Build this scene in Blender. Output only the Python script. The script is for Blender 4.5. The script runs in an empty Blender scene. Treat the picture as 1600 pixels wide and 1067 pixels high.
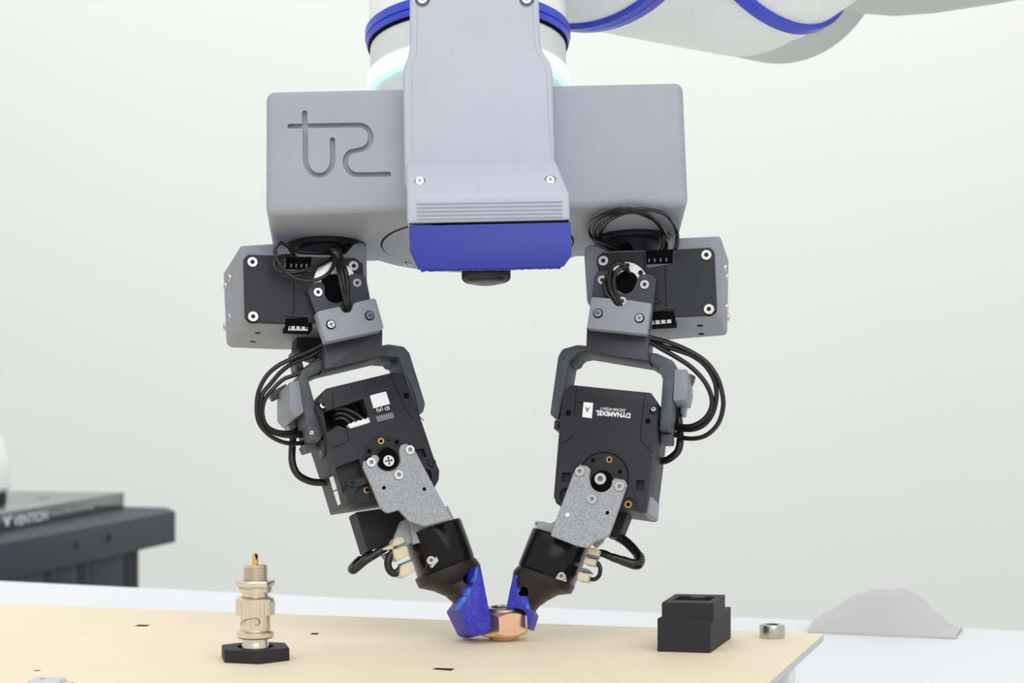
import bpy, bmesh, math, random
from mathutils import Vector, Matrix

# ------------------------------------------------------------------ camera, light, exposure
SC = bpy.context.scene
COL = SC.collection
F = 3000.0                      # focal length in pixels of a 1600 px wide frame
HZ = 580.0                      # pixel row of the horizon
CH = 106.0                      # camera height above the board, mm
S = 0.001                       # everything below is written in millimetres

cam_d = bpy.data.cameras.new('camera')
cam_d.lens = 36.0 * F / 1600.0
cam_d.sensor_width = 36.0
cam_d.shift_y = (HZ - 533.5) / 1600.0
cam_d.clip_start = 0.02
cam_d.dof.use_dof = True
cam_d.dof.focus_distance = 0.745
cam_d.dof.aperture_fstop = 24
cam = bpy.data.objects.new('camera', cam_d)
COL.objects.link(cam)
cam.location = (0, 0, CH * S)
cam.rotation_euler = (math.radians(90), 0, 0)
SC.camera = cam

world = bpy.data.worlds.new('studio')
SC.world = world
world.use_nodes = True
bg = world.node_tree.nodes['Background']
bg.inputs[0].default_value = (0.97, 0.985, 1.0, 1)
bg.inputs[1].default_value = 0.83


def area(name, loc, size, power, aim, color=(1, 1, 1)):
    d = bpy.data.lights.new(name, 'AREA')
    d.shape = 'RECTANGLE'
    d.size, d.size_y = size
    d.energy = power
    d.color = color
    o = bpy.data.objects.new(name, d)
    COL.objects.link(o)
    o.location = loc
    o.rotation_euler = (Vector(aim) - Vector(loc)).to_track_quat('-Z', 'Y').to_euler()
    return o


area('ceiling_lamp', (0.0, -0.1, 1.9), (2.2, 1.0), 10, (0, 0.8, 0))
area('wall_fill', (0.1, 2.5, 2.4), (3.6, 0.7), 38, (0.1, 4.2, 0.5))  # added light out of view, tilted to brighten the back wall
area('front_fill', (0.35, -1.3, 1.3), (1.8, 1.0), 13, (0, 0.8, 0.2))  # added fill above the camera, brightens the gripper's front

vs = SC.view_settings
vs.view_transform = 'Standard'
vs.look = 'None'
vs.gamma = 1
vs.use_curve_mapping = False
vs.exposure = 0.0


# ------------------------------------------------------------------ materials
def lin(c):
    out = []
    for v in c:
        v /= 255.0
        out.append(v / 12.92 if v <= 0.04045 else ((v + 0.055) / 1.055) ** 2.4)
    return tuple(out) + (1,)


def mat(name, rgb, rough=0.5, metal=0.0, noise=0.0, nscale=300, bump=0.0, bscale=1500, rgb2=None, emit=0.0, layers=0.0, lper=0.5, spec=0.5, mix=(0.35, 0.65), alpha=1.0, coat=0.0, trans=0.0):
    m = bpy.data.materials.new(name)
    m.use_nodes = True
    nt = m.node_tree
    b = nt.nodes['Principled BSDF']
    b.inputs['Base Color'].default_value = lin(rgb)
    b.inputs['Roughness'].default_value = rough
    b.inputs['Metallic'].default_value = metal
    b.inputs['Specular IOR Level'].default_value = spec
    if coat:
        b.inputs['Coat Weight'].default_value = coat
    if trans:
        b.inputs['Transmission Weight'].default_value = trans
    tc = nt.nodes.new('ShaderNodeTexCoord')
    if noise or rgb2:
        n = nt.nodes.new('ShaderNodeTexNoise')
        n.inputs['Scale'].default_value = nscale
        n.inputs['Detail'].default_value = 3
        nt.links.new(tc.outputs['Object'], n.inputs['Vector'])
        r = nt.nodes.new('ShaderNodeValToRGB')
        a = lin(rgb)
        c2 = lin(rgb2) if rgb2 else tuple(x * (1 - noise) for x in a[:3]) + (1,)
        r.color_ramp.elements[0].position = mix[0]
        r.color_ramp.elements[1].position = mix[1]
        r.color_ramp.elements[0].color = c2
        r.color_ramp.elements[1].color = a
        nt.links.new(n.outputs['Fac'], r.inputs['Fac'])
        nt.links.new(r.outputs['Color'], b.inputs['Base Color'])
    last = None
    if bump:
        n2 = nt.nodes.new('ShaderNodeTexNoise')
        n2.inputs['Scale'].default_value = bscale
        n2.inputs['Detail'].default_value = 2
        nt.links.new(tc.outputs['Object'], n2.inputs['Vector'])
        bp = nt.nodes.new('ShaderNodeBump')
        bp.inputs['Strength'].default_value = bump
        bp.inputs['Distance'].default_value = 0.0004
        nt.links.new(n2.outputs['Fac'], bp.inputs['Height'])
        last = bp
    if layers:
        w = nt.nodes.new('ShaderNodeTexWave')
        w.wave_type = 'BANDS'
        w.bands_direction = 'Z'
        w.inputs['Scale'].default_value = 0.314 / (lper * S)
        w.inputs['Distortion'].default_value = 0.4
        nt.links.new(tc.outputs['Object'], w.inputs['Vector'])
        bp = nt.nodes.new('ShaderNodeBump')
        bp.inputs['Strength'].default_value = layers
        bp.inputs['Distance'].default_value = 0.0002
        nt.links.new(w.outputs['Fac'], bp.inputs['Height'])
        if last:
            nt.links.new(last.outputs['Normal'], bp.inputs['Normal'])
        last = bp
    if last:
        nt.links.new(last.outputs['Normal'], b.inputs['Normal'])
    if emit:
        b.inputs['Emission Color'].default_value = lin(rgb)
        b.inputs['Emission Strength'].default_value = emit
    return m


M = {
    'wall': mat('wall_paint', (236, 237, 234), 0.9, noise=0.015, nscale=1.5),
    'floor': mat('floor_vinyl', (176, 176, 172), 0.6, noise=0.06, nscale=6),
    'table': mat('white_laminate', (236, 238, 239), 0.55, noise=0.01, nscale=5),
    'board': mat('tan_board', (245, 230, 200), 0.6, noise=0.03, nscale=25, bump=0.05, bscale=800),
    'board_edge': mat('board_edge', (196, 196, 196), 0.6),
    'grey': mat('grey_print', (161, 164, 175), 0.5, noise=0.05, nscale=40, bump=0.06, bscale=900),
    'grey_l': mat('light_grey_print', (186, 191, 201), 0.55, noise=0.03, nscale=60, layers=0.12, lper=0.5, bump=0.05),
    'grey_c': mat('grey_cradle', (140, 143, 152), 0.5, noise=0.05, nscale=60, bump=0.08, bscale=1200),
    'grey_p': mat('grey_clamp', (150, 154, 164), 0.55, bump=0.2, bscale=1800),
    'grey_d': mat('dark_grey_print', (92, 95, 102), 0.55, noise=0.3, nscale=160, bump=0.25, bscale=500),
    'bracket': mat('anodised_bracket', (70, 71, 78), 0.45, metal=0.3, noise=0.06, nscale=200),
    'black': mat('black_plastic', (47, 48, 53), 0.5, noise=0.06, nscale=120, bump=0.05, bscale=1500, spec=0.3),
    'black2': mat('black_plastic_matt', (46, 46, 49), 0.6, noise=0.1, nscale=150, bump=0.06, spec=0.25),
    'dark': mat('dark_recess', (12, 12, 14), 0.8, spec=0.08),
    'line': mat('panel_gap', (20, 20, 23), 0.8, spec=0.1),
    'cable': mat('cable_sheath', (26, 26, 27), 0.25, spec=0.5),
    'sleeve': mat('glossy_sleeve', (24, 23, 24), 0.22, noise=0.1, nscale=80, spec=0.2),
    'rubber': mat('black_rubber', (40, 35, 33), 0.42, noise=0.15, nscale=90, bump=0.06, bscale=300, spec=0.35),
    'blue': mat('blue_print', (36, 50, 153), 0.45, layers=0.04, lper=0.6, noise=0.06, nscale=50),
    'blue_pad': mat('blue_pad_rubber', (38, 35, 172), 0.45, rgb2=(64, 68, 200), nscale=900, mix=(0.25, 0.5), bump=0.05, bscale=600),
    'blue_edge': mat('torn_blue_edge', (64, 130, 205), 0.5, rgb2=(50, 90, 210), nscale=500),
    'blue_ring': mat('blue_ring', (60, 76, 206), 0.3, noise=0.12, nscale=150),
    'arm': mat('arm_white', (247, 248, 244), 0.4, noise=0.01, nscale=8),
    'arm_grey': mat('arm_grey', (206, 208, 205), 0.45),
    'silver': mat('brushed_aluminium', (228, 229, 225), 0.36, metal=0.25),
    'steel': mat('steel', (196, 194, 189), 0.3, metal=1.0),
    'steel_d': mat('dark_steel', (120, 116, 110), 0.35, metal=1.0),
    'alu_white': mat('horn_aluminium', (245, 245, 243), 0.4, metal=0.5),
    'nickel': mat('nickel', (230, 220, 203), 0.24, metal=0.9, noise=0.05, nscale=200),
    'gold': mat('gold', (240, 192, 98), 0.25, metal=1.0),
    'brass': mat('brass', (176, 140, 80), 0.3, metal=1.0),
    'speckle': mat('sintered_metal', (178, 181, 185), 0.5, metal=0.35, rgb2=(134, 138, 144), nscale=2600, mix=(0.32, 0.62), bump=0.2, bscale=2500),
    'nut': mat('zinc_yellow', (250, 204, 182), 0.22, metal=0.92, rgb2=(250, 218, 150), nscale=140, mix=(0.36, 0.56)),
    'cream': mat('cream_connector', (226, 214, 186), 0.5),
    'white': mat('white_plastic', (244, 246, 248), 0.5),
    'ink': mat('black_ink', (20, 20, 22), 0.7),
    'labelgrey': mat('grey_label', (120, 122, 130), 0.5),
    'glow': mat('light_ring', (192, 250, 236), 0.4, emit=0.95),
    'stand': mat('stand_grey', (54, 58, 65), 0.5, noise=0.05, nscale=12, spec=0.2),
    'stand_d': mat('stand_slot', (18, 20, 26), 0.7),
    'plate': mat('plate_grey', (64, 68, 74), 0.15, spec=0.5),
    'platetxt': mat('plate_lettering', (232, 233, 235), 0.6),
    'bag': mat('plastic_sheet', (202, 201, 200), 0.5, noise=0.02, nscale=30),
    'glass': mat('lens_glass', (26, 23, 24), 0.3),
}


# ------------------------------------------------------------------ frames and mesh helpers
def T(x, y=None, z=None):
    return Matrix.Translation(Vector(x) if y is None else Vector((x, y, z)))


def R(deg, ax):
    return Matrix.Rotation(math.radians(deg), 4, ax)


class Frame:
    """A real place in the room (mm): x right, y away, z up in its own axes."""
    def __init__(self, m):
        self.m = m
        self.i = m.inverted()

    def hit(self, px, py, ax, val):
        o = self.i @ Vector((0, 0, CH))
        d = self.i.to_3x3() @ Vector(((px - 800) / F, 1.0, -(py - HZ) / F))
        t = (val - o[ax]) / d[ax]
        return o + d * t

    def y(self, px, py, y):
        return self.hit(px, py, 1, y)

    def sub(self, m):
        return Frame(self.m @ m)


W = Frame(Matrix.Identity(4))
WORLD = {}                       # object -> world matrix in mm


def link(o, m, parent=None):
    COL.objects.link(o)
    WORLD[o.name] = m
    b = m
    if parent is not None:
        o.parent = parent
        b = WORLD[parent.name].inverted() @ m
    b = b.copy()
    b.translation = b.translation * S
    o.matrix_basis = b
    return o


def thing(name, label, cat, m, group=None):
    o = bpy.data.objects.new(name, None)
    o.empty_display_size = 0.02
    link(o, m)
    return tag(o, label, cat, group)


def tag(o, label=None, cat=None, group=None, kind=None):
    if label:
        o['label'] = label
    if cat:
        o['category'] = cat
    if group:
        o['group'] = group
    if kind:
        o['kind'] = kind
    return o


def smooth(me, ang=32):
    me.polygons.foreach_set('use_smooth', [True] * len(me.polygons))
    me.set_sharp_from_angle(angle=math.radians(ang))


def mesh_of(name, verts, faces, bevel=0.0, seg=2, bang=35, ang=32):
    """Mesh in mm -> m, normals outwards, sharp edges optionally rounded."""
    bm = bmesh.new()
    vv = [bm.verts.new(Vector(v) * S) for v in verts]
    for f in faces:
        try:
            bm.faces.new([vv[i] for i in f])
        except ValueError:
            pass
    bmesh.ops.recalc_face_normals(bm, faces=bm.faces)
    if bevel:
        es = [e for e in bm.edges if len(e.link_faces) == 2 and e.calc_face_angle(0) > math.radians(bang)]
        bmesh.ops.bevel(bm, geom=es, offset=bevel * S, segments=seg, profile=0.5, affect='EDGES', clamp_overlap=True)
    me = bpy.data.meshes.new(name)
    bm.to_mesh(me)
    bm.free()
    smooth(me, ang)
    return me


def add(name, me, material, frame, parent=None, label=None):
    """Link a mesh whose coordinates are the frame's; its origin goes to its middle."""
    c = Vector((0, 0, 0))
    if len(me.vertices):
        lo = Vector((1e9,) * 3)
        hi = Vector((-1e9,) * 3)
        for v in me.vertices:
            for k in range(3):
                lo[k] = min(lo[k], v.co[k])
                hi[k] = max(hi[k], v.co[k])
        c = (lo + hi) / 2
        me.transform(Matrix.Translation(-c))
    mats = material if isinstance(material, (list, tuple)) else [material]
    if not me.materials:
        for k in mats:
            me.materials.append(M[k])
    o = bpy.data.objects.new(name, me)
    link(o, frame.m @ Matrix.Translation(c / S), parent)
    if label:
        o['label'] = label
    return o


def cut(me, cutters, op='DIFFERENCE'):
    """Boolean the cutter meshes (same coordinates) out of me; returns the new mesh."""
    a = bpy.data.objects.new('tmp', me)
    COL.objects.link(a)
    tmp = []
    for c in cutters:
        b = bpy.data.objects.new('tmpc', c)
        COL.objects.link(b)
        tmp.append(b)
        md = a.modifiers.new('b', 'BOOLEAN')
        md.operation = op
        md.solver = 'EXACT'
        md.object = b
    dg = bpy.context.evaluated_depsgraph_get()
    dg.update()
    out = bpy.data.meshes.new_from_object(a.evaluated_get(dg))
    nm = me.name
    for o in tmp + [a]:
        d = o.data
        bpy.data.objects.remove(o)
        bpy.data.meshes.remove(d)
    out.name = nm
    out.materials.clear()
    smooth(out, 30)
    return out


def fillet(poly, n=4):
    """(x, y) keeps a corner, (x, y, r) rounds it with radius about r."""
    out = []
    N = len(poly)
    for k, p in enumerate(poly):
        if len(p) == 2:
            out.append(p)
            continue
        a = Vector(poly[k - 1][:2])
        b = Vector(p[:2])
        c = Vector(poly[(k + 1) % N][:2])
        r1 = min(p[2], (a - b).length * 0.48)
        r2 = min(p[2], (c - b).length * 0.48)
        s = b + (a - b).normalized() * r1
        e = b + (c - b).normalized() * r2
        for i in range(n + 1):
            t = i / n
            q = s * (1 - t) ** 2 + b * 2 * t * (1 - t) + e * t * t
            out.append((q.x, q.y))
    return out


def arc(cx, cy, r, a0, a1, n=10, ry=None):
    ry = ry or r
    return [(cx + r * math.cos(math.radians(a0 + (a1 - a0) * i / n)), cy + ry * math.sin(math.radians(a0 + (a1 - a0) * i / n))) for i in range(n + 1)]


def extr(a, b):
    n = len(a)
    faces = [tuple(range(n)), tuple(range(2 * n - 1, n - 1, -1))]
    for i in range(n):
        j = (i + 1) % n
        faces.append((i, j, n + j, n + i))
    return list(a) + list(b), faces


def prism_mesh(name, fr, poly, y0, y1, bevel=0.0, seg=2, at=None, bang=35):
    at = y0 if at is None else at
    pts = [fr.y(p[0], p[1], at) for p in fillet(poly)]
    a = [Vector((p.x, y0, p.z)) for p in pts]
    b = [Vector((p.x, y1, p.z)) for p in pts]
    v, f = extr(a, b)
    return mesh_of(name, v, f, bevel, seg, bang)


def prism(name, fr, poly, y0, y1, material, parent, bevel=0.0, seg=2, at=None, cuts=(), label=None, bang=35):
    me = prism_mesh(name, fr, poly, y0, y1, bevel, seg, at, bang)
    if cuts:
        me = cut(me, cuts)
    return add(name, me, material, fr, parent, label)


def prismz_mesh(name, fr, poly, z0, z1, bevel=0.0, at=None, seg=2):
    """Outline seen on the level z = at, extruded from z0 to z1."""
    at = z1 if at is None else at
    pts = [fr.hit(p[0], p[1], 2, at) for p in fillet(poly)]
    v, f = extr([Vector((p.x, p.y, z0)) for p in pts], [Vector((p.x, p.y, z1)) for p in pts])
    return mesh_of(name, v, f, bevel, seg)


def lathe_mesh(name, prof, n=32, bevel=0.0):
    """prof [(r, z)] about z, mm; ends closed."""
    v, f = [], []
    for r, z in prof:
        for k in range(n):
            a = 2 * math.pi * k / n
            v.append((r * math.cos(a), r * math.sin(a), z))
    for i in range(len(prof) - 1):
        for k in range(n):
            j = (k + 1) % n
            f.append((i * n + k, i * n + j, (i + 1) * n + j, (i + 1) * n + k))
    if prof[0] != prof[-1]:
        f.append(tuple(range(n)))
        f.append(tuple(range((len(prof) - 1) * n, len(prof) * n)))
    else:
        m = (len(prof) - 1) * n
        f = [tuple(i - m if i >= m else i for i in q) for q in f]
        v = v[:m]
    return mesh_of(name, v, f, bevel)


FRONT = R(90, 'X')               # canonical +z -> frame -y (towards the viewer)


def cyl_mesh(fr, px, py, y0, y1, r, n=28, name='cyl', at=None):
    c = fr.y(px, py, y0 if at is None else at)
    a = [Vector((c.x + r * math.cos(2 * math.pi * k / n), y0, c.z + r * math.sin(2 * math.pi * k / n))) for k in range(n)]
    b = [Vector((p.x, y1, p.z)) for p in a]
    v, f = extr(a, b)
    return mesh_of(name, v, f)


def disc(name, fr, px, py, y0, y1, r, material, parent, n=28, bevel=0.0, label=None, cuts=()):
    c = fr.y(px, py, y0)
    a = [Vector((c.x + r * math.cos(2 * math.pi * k / n), y0, c.z + r * math.sin(2 * math.pi * k / n))) for k in range(n)]
    b = [Vector((p.x, y1, p.z)) for p in a]
    v, f = extr(a, b)
    me = mesh_of(name, v, f, bevel, 1, 50)
    if cuts:
        me = cut(me, cuts)
    return add(name, me, material, fr, parent, label)


def ringy(name, fr, px, py, y0, y1, r0, r1, material, parent, n=32, label=None):
    """Flat ring (r0 inner, r1 outer) facing the viewer."""
    c = fr.y(px, py, y0)
    me = lathe_mesh(name, [(r0, 0), (r1, 0), (r1, y1 - y0), (r0, y1 - y0), (r0, 0)], n)
    me.transform(Matrix.Translation(c * S) @ R(-90, 'X'))
    return add(name, me, material, fr, parent, label)


CACHE = {}
BASE = []


def screw_mesh(r, style):
    key = (round(r, 2), style)
    if key in CACHE:
        return CACHE[key]
    v, f, mi = [], [], []
    n = 24
    h = r * 0.42
    ri = r * 0.46

    def ring(rad, z, hexa=False, cross=False):
        b = len(v)
        for k in range(n):
            a = 2 * math.pi * k / n
            q = rad
            if hexa:
                s = (a + math.pi / 6) % (math.pi / 3) - math.pi / 6
                q = rad * math.cos(math.pi / 6) / math.cos(s)
            if cross:
                q = rad * (1.0 if k % 6 in (0, 1, 5) else 0.34)
            v.append((q * math.cos(a), q * math.sin(a), z))
        return b

    rs = [ring(r, -0.4), ring(r, h * 0.6), ring(r * 0.93, h)]
    if style == 'hex':
        rs += [ring(ri, h, hexa=True), ring(ri, h - r * 0.5, hexa=True)]
    else:
        rs += [ring(r * 0.66, h, cross=True), ring(r * 0.5, h - r * 0.42, cross=True)]
    for q in range(len(rs) - 1):
        for k in range(n):
            j = (k + 1) % n
            f.append((rs[q] + k, rs[q] + j, rs[q + 1] + j, rs[q + 1] + k))
            mi.append(1 if q >= 3 else 0)
    f.append(tuple(rs[-1] + k for k in range(n)))
    mi.append(1)
    f.append(tuple(rs[0] + n - 1 - k for k in range(n)))
    mi.append(0)
    me = bpy.data.meshes.new('screw')
    me.from_pydata([tuple(c * S for c in p) for p in v], [], f)
    me.materials.append(M['steel'])
    me.materials.append(M['steel_d'])  # darker steel paints in the shade of the drive recess
    me.polygons.foreach_set('material_index', mi)
    smooth(me, 28)
    CACHE[key] = me
    return me


def screw(fr, px, py, y, parent, rpx=8.0, style='hex', turn=0, rim=True, mmr=None, ax=1, out=None, dark=False):
    c = fr.hit(px, py, ax, y)
    r = mmr or rpx / 4.05
    me = screw_mesh(r, style)
    if dark:
        k = ('d', round(r, 2), style)
        if k not in CACHE:
            me = me.copy()
            me.materials.clear()
            me.materials.append(M['black'])
            me.materials.append(M['dark'])
            CACHE[k] = me
        me = CACHE[k]
    o = bpy.data.objects.new('screw', me)
    rot = FRONT if out is None else out
    link(o, fr.m @ T(c) @ rot @ R(turn, 'Z'), parent)
    if rim and ax == 1:
        ringy('countersink', fr, px, py, y - 0.06, y + 0.05, r * 0.9, r * 1.24, 'dark', parent, 24)
    return o


def hole(fr, px, py, y, r, parent, name='hole'):
    return disc(name, fr, px, py, y - 0.05, y + 0.3, r, 'dark', parent, 18)


def insert(fr, px, py, y, r, parent):
    o = ringy('threaded_insert', fr, px, py, y - 0.25, y + 0.4, r * 0.55, r, 'brass', parent, 24)
    hole(fr, px, py, y - 0.02, r * 0.6, parent)
    return o


def spline(pts, sub=6):
    out = []
    P = [Vector(p) for p in pts]
    P = [P[0] * 2 - P[1]] + P + [P[-1] * 2 - P[-2]]
    for i in range(1, len(P) - 2):
        a, b, c, d = P[i - 1:i + 3]
        for s in range(sub):
            t = s / sub
            out.append(0.5 * ((2 * b) + (c - a) * t + (2 * a - 5 * b + 4 * c - d) * t * t + (3 * b - a - 3 * c + d) * t ** 3))
    out.append(P[-2])
    return out


def tube_mesh(name, path, r, n=10):
    v, f = [], []
    up = Vector((0.13, 0.9, 0.31))
    rr = r if isinstance(r, (list, tuple)) else None
    for i, p in enumerate(path):
        t = (path[min(i + 1, len(path) - 1)] - path[max(i - 1, 0)]).normalized()
        a = (up - t * up.dot(t)).normalized()
        up = a
        b = t.cross(a)
        q = r if rr is None else rr[min(len(rr) - 1, int(i * len(rr) / len(path)))]
        for k in range(n):
            g = 2 * math.pi * k / n
            v.append(p + a * math.cos(g) * q + b * math.sin(g) * q)
    for i in range(len(path) - 1):
        for k in range(n):
            j = (k + 1) % n
            f.append((i * n + k, i * n + j, (i + 1) * n + j, (i + 1) * n + k))
    f.append(tuple(range(n)))
    f.append(tuple(range((len(path) - 1) * n, len(path) * n)))
    return mesh_of(name, v, f, ang=60)


def cable(fr, pts, r, parent, name='cable', material='cable', label=None):
    """pts (px, py, y): a cable running through the frame's depth planes."""
    loc = []
    for p in pts:
        q = fr.y(p[0], p[1], p[2])
        if fr in BASE and q.z > -2.6:            # stays under the housing
            q = fr.hit(p[0], p[1], 2, -2.6)
        loc.append(q)
    path = spline(loc)
    return add(name, tube_mesh(name, path, r), material, fr, parent, label)


def sweep_mesh(name, fr, secs, n=28):
    """secs (left px, right px, y centre, half depth, power): one smooth body through rounded sections."""
    v, f = [], []
    for (l, r_, yc, dh, pw) in secs:
        a = fr.y(l[0], l[1], yc)
        b = fr.y(r_[0], r_[1], yc)
        c = (a + b) / 2
        e = (b - a) / 2
        for k in range(n):
            g = 2 * math.pi * k / n
            cx = math.copysign(abs(math.cos(g)) ** pw, math.cos(g))
            sy = math.copysign(abs(math.sin(g)) ** pw, math.sin(g))
            v.append(c + e * cx + Vector((0, dh, 0)) * sy)
    for i in range(len(secs) - 1):
        for k in range(n):
            j = (k + 1) % n
            f.append((i * n + k, i * n + j, (i + 1) * n + j, (i + 1) * n + k))
    f.append(tuple(range(n)))
    f.append(tuple(range((len(secs) - 1) * n, len(secs) * n)))
    return mesh_of(name, v, f, ang=40)


def lettering(body, fr, p0, p1, hpx, y, material, parent, name='lettering', bold=0.0, hmm=None):
    """Words printed on the plane y of a frame, baseline from p0 to p1."""
    a = fr.y(p0[0], p0[1], y)
    b = fr.y(p1[0], p1[1], y)
    cu = bpy.data.curves.new('txt', 'FONT')
    cu.body = body
    cu.extrude = 0.01
    cu.offset = bold
    t = bpy.data.objects.new('txt', cu)
    COL.objects.link(t)
    dg = bpy.context.evaluated_depsgraph_get()
    dg.update()
    me = bpy.data.meshes.new_from_object(t.evaluated_get(dg))
    bpy.data.objects.remove(t)
    xs = [q.co.x for q in me.vertices]
    ys = [q.co.y for q in me.vertices]
    w, h0 = max(xs) - min(xs), 0.70
    d = (b - a)
    L = d.length
    x = d.normalized()
    up = Vector((0, -1, 0)).cross(x)
    h = hmm or hpx / 4.05
    m = Matrix(((x.x, up.x, 0, a.x), (x.y, up.y, -1, a.y), (x.z, up.z, 0, a.z), (0, 0, 0, 1)))
    m = m @ Matrix.Diagonal((L / w, h / h0, 2.0, 1)) @ Matrix.Translation((-min(xs), 0, 0))
    for q in me.vertices:
        q.co = (m @ q.co) * S
    me.materials.clear()
    return add(name, me, material, fr, parent)


def side_frame(fr, pa, pb, y):
    """Frame on the left/right flank through the face edge pa-pb: x runs back along the flank."""
    a, b = fr.y(pa[0], pa[1], y), fr.y(pb[0], pb[1], y)
    z = (a - b).normalized()
    x = Vector((0, -1, 0))
    yv = z.cross(x)
    m = Matrix(((x.x, yv.x, z.x, b.x), (x.y, yv.y, z.y, b.y), (x.z, yv.z, z.z, b.z), (0, 0, 0, 1)))
    return fr.sub(m)


def lathe_world(name, p0, p1, prof, material, parent, n=48, label=None):
    """prof [(distance along p0->p1, radius)] in mm."""
    me = lathe_mesh(name, [(r, d) for d, r in prof], n)
    q = (Vector(p1) - Vector(p0)).to_track_quat('Z', 'Y').to_matrix().to_4x4()
    fr = Frame(T(p0) @ q)
    return add(name, me, material, fr, parent, label)


def box(name, fr, x0, x1, y0, y1, z0, z1, material, parent=None, bevel=0.0, label=None):
    v = [(x0, y0, z0), (x1, y0, z0), (x1, y1, z0), (x0, y1, z0), (x0, y0, z1), (x1, y0, z1), (x1, y1, z1), (x0, y1, z1)]
    f = [(0, 3, 2, 1), (4, 5, 6, 7), (0, 1, 5, 4), (1, 2, 6, 5), (2, 3, 7, 6), (3, 0, 4, 7)]
    return add(name, mesh_of(name, v, f, bevel), material, fr, parent, label)


# ------------------------------------------------------------------ the room
FLOOR = -900
TBL = -40
tag(box('floor', W, -4500, 4500, -1800, 4200, FLOOR - 30, FLOOR, 'floor'), kind='structure')
tag(box('wall_back', W, -4500, 4500, 4200, 4300, FLOOR - 30, 2300, 'wall'), kind='structure')

# ------------------------------------------------------------------ white table
pL, pR = W.hit(0, 907, 2, TBL), W.hit(1600, 985, 2, TBL)
ang = math.degrees(math.atan2(pR.y - pL.y, pR.x - pL.x))
FT = Frame(T((pL + pR) / 2) @ R(ang, 'Z'))
tb = thing('white_table', 'long white laminate table under the tan board', 'table', FT.m @ T(0, -500, FLOOR - TBL))
box('tabletop', FT, -800, 700, -1000, 0, -28, 0, 'table', tb, 2)
for x, y in ((-760, -40), (660, -40), (-760, -960), (660, -960)):
    box('leg', FT, x - 22, x + 22, y - 22, y + 22, FLOOR - TBL, -28, 'table', tb, 2)

# ------------------------------------------------------------------ tan board
c1 = W.hit(1287, 990, 2, 0)
cl = W.hit(0, 943, 2, 0)
cf = W.hit(1200, 1067, 2, 0)
ang = math.degrees(math.atan2(c1.y - cl.y, c1.x - cl.x))
FB = Frame(T(c1) @ R(ang, 'Z'))
lf = FB.i @ cf
wb = thing('work_board', 'tan fibre board with grey edges and small slots filled dark for their shade, raised over the white table', 'board', FB.m @ T(-200, -120, TBL))
q = lf * (330 / abs(lf.y))
me = mesh_of('board_panel', *extr([Vector((0, 0, -3.0)), Vector((q.x, q.y, -3.0)), Vector((q.x - 560, q.y, -3.0)), Vector((-560, 0, -3.0))],
                                  [Vector((0, 0, -0.25)), Vector((q.x, q.y, -0.25)), Vector((q.x - 560, q.y, -0.25)), Vector((-560, 0, -0.25))]))
slots = [[(674, 1045.6), (681, 1043), (711.5, 1044.2), (705, 1047.8)],
         [(209, 978.2), (217, 975.6), (236, 976), (229, 978.6)],
         arc(58, 1047.3, 6, 0, 330, 11, 0.9),
         [(483, 991), (489, 988.4), (500, 989), (495, 991.5)]]
pan = add('board_panel', me, 'board_edge', FB, wb, 'grey board core showing at its cut edges')
me = mesh_of('board_face', *extr([Vector((0, 0, -0.25)), Vector((q.x, q.y, -0.25)), Vector((q.x - 560, q.y, -0.25)), Vector((-560, 0, -0.25))],
                                 [Vector((0, 0, 0)), Vector((q.x, q.y, 0)), Vector((q.x - 560, q.y, 0)), Vector((-560, 0, 0))]))
cutters = []
for s_ in slots:
    cutters.append(prismz_mesh('c', FB, s_, -0.5, 0.5, at=0))
me = cut(me, cutters)
add('board_face', me, 'board', FB, wb, 'tan paper face of the board')
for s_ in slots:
    add('slot', prismz_mesh('slot', FB, s_, -0.24, -0.1, at=0), 'dark', FB, wb)  # dark fill stands in for the shade inside each through slot
lg = FB.i @ W.hit(1237, 1046, 2, -3)
for dx, dy in ((0, 0), (-500, 0), (0, -230), (-500, -230)):
    x1, y1 = lg.x + dx + (dy * lf.x / lf.y if dy else 0), lg.y + dy
    me = mesh_of('support_leg', *extr([Vector((x1 - 14, y1 - 3, z_)) for z_ in (TBL,)] + [Vector((x1, y1 - 3, TBL)), Vector((x1, y1 + 11, TBL)), Vector((x1 - 14, y1 + 11, TBL))],
                                      [Vector((x1 - 14, y1 - 3, -3)), Vector((x1, y1 - 3, -3)), Vector((x1, y1 + 11, -3)), Vector((x1 - 14, y1 + 11, -3))]), bevel=0.6)
    add('support_leg', me, 'silver', FB, wb)

# ------------------------------------------------------------------ far left: machine stand with plate, robot foot
ZT = -98
st = thing('machine_stand', 'dark grey aluminium profile stand in the left background', 'stand', T(-760, 2500, FLOOR))
poly = [(-160, 879), (274, 799), (262, 793), (150, 790), (-160, 800)]
bm_ = prismz_mesh('beam', W, poly, ZT - 45, ZT, 1.2)
add('beam', bm_, 'stand', W, st)
bp0, bp1 = W.hit(0, 849.5, 2, ZT), W.hit(274, 799, 2, ZT)
xd = (bp1 - bp0).normalized()
SF = Frame(Matrix(((xd.x, -xd.y, 0, bp0.x), (xd.y, xd.x, 0, bp0.y), (0, 0, 1, bp0.z), (0, 0, 0, 1))))
for px, py in ((120, 852), (171, 841)):
    disc('bolt_hole', SF, px, py, -0.6, 0.5, 6.2, 'stand_d', st, 20)
for (xa, xb, sa) in ((141, 217, 195), (88, 140, 122), (-10, 87, 70)):
    a_, b_ = SF.y(xa, 870, 6), SF.y(xb, 860, 6)
    s1 = SF.y(sa, 860, 6)
    zb = FLOOR - bp0.z
    box('post', SF, a_.x, b_.x, 6, 60, zb, -45, 'stand', st, 1)
    box('slot', SF, s1.x, b_.x - 9, 5.2, 7, zb, -45, 'stand_d', st)
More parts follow.
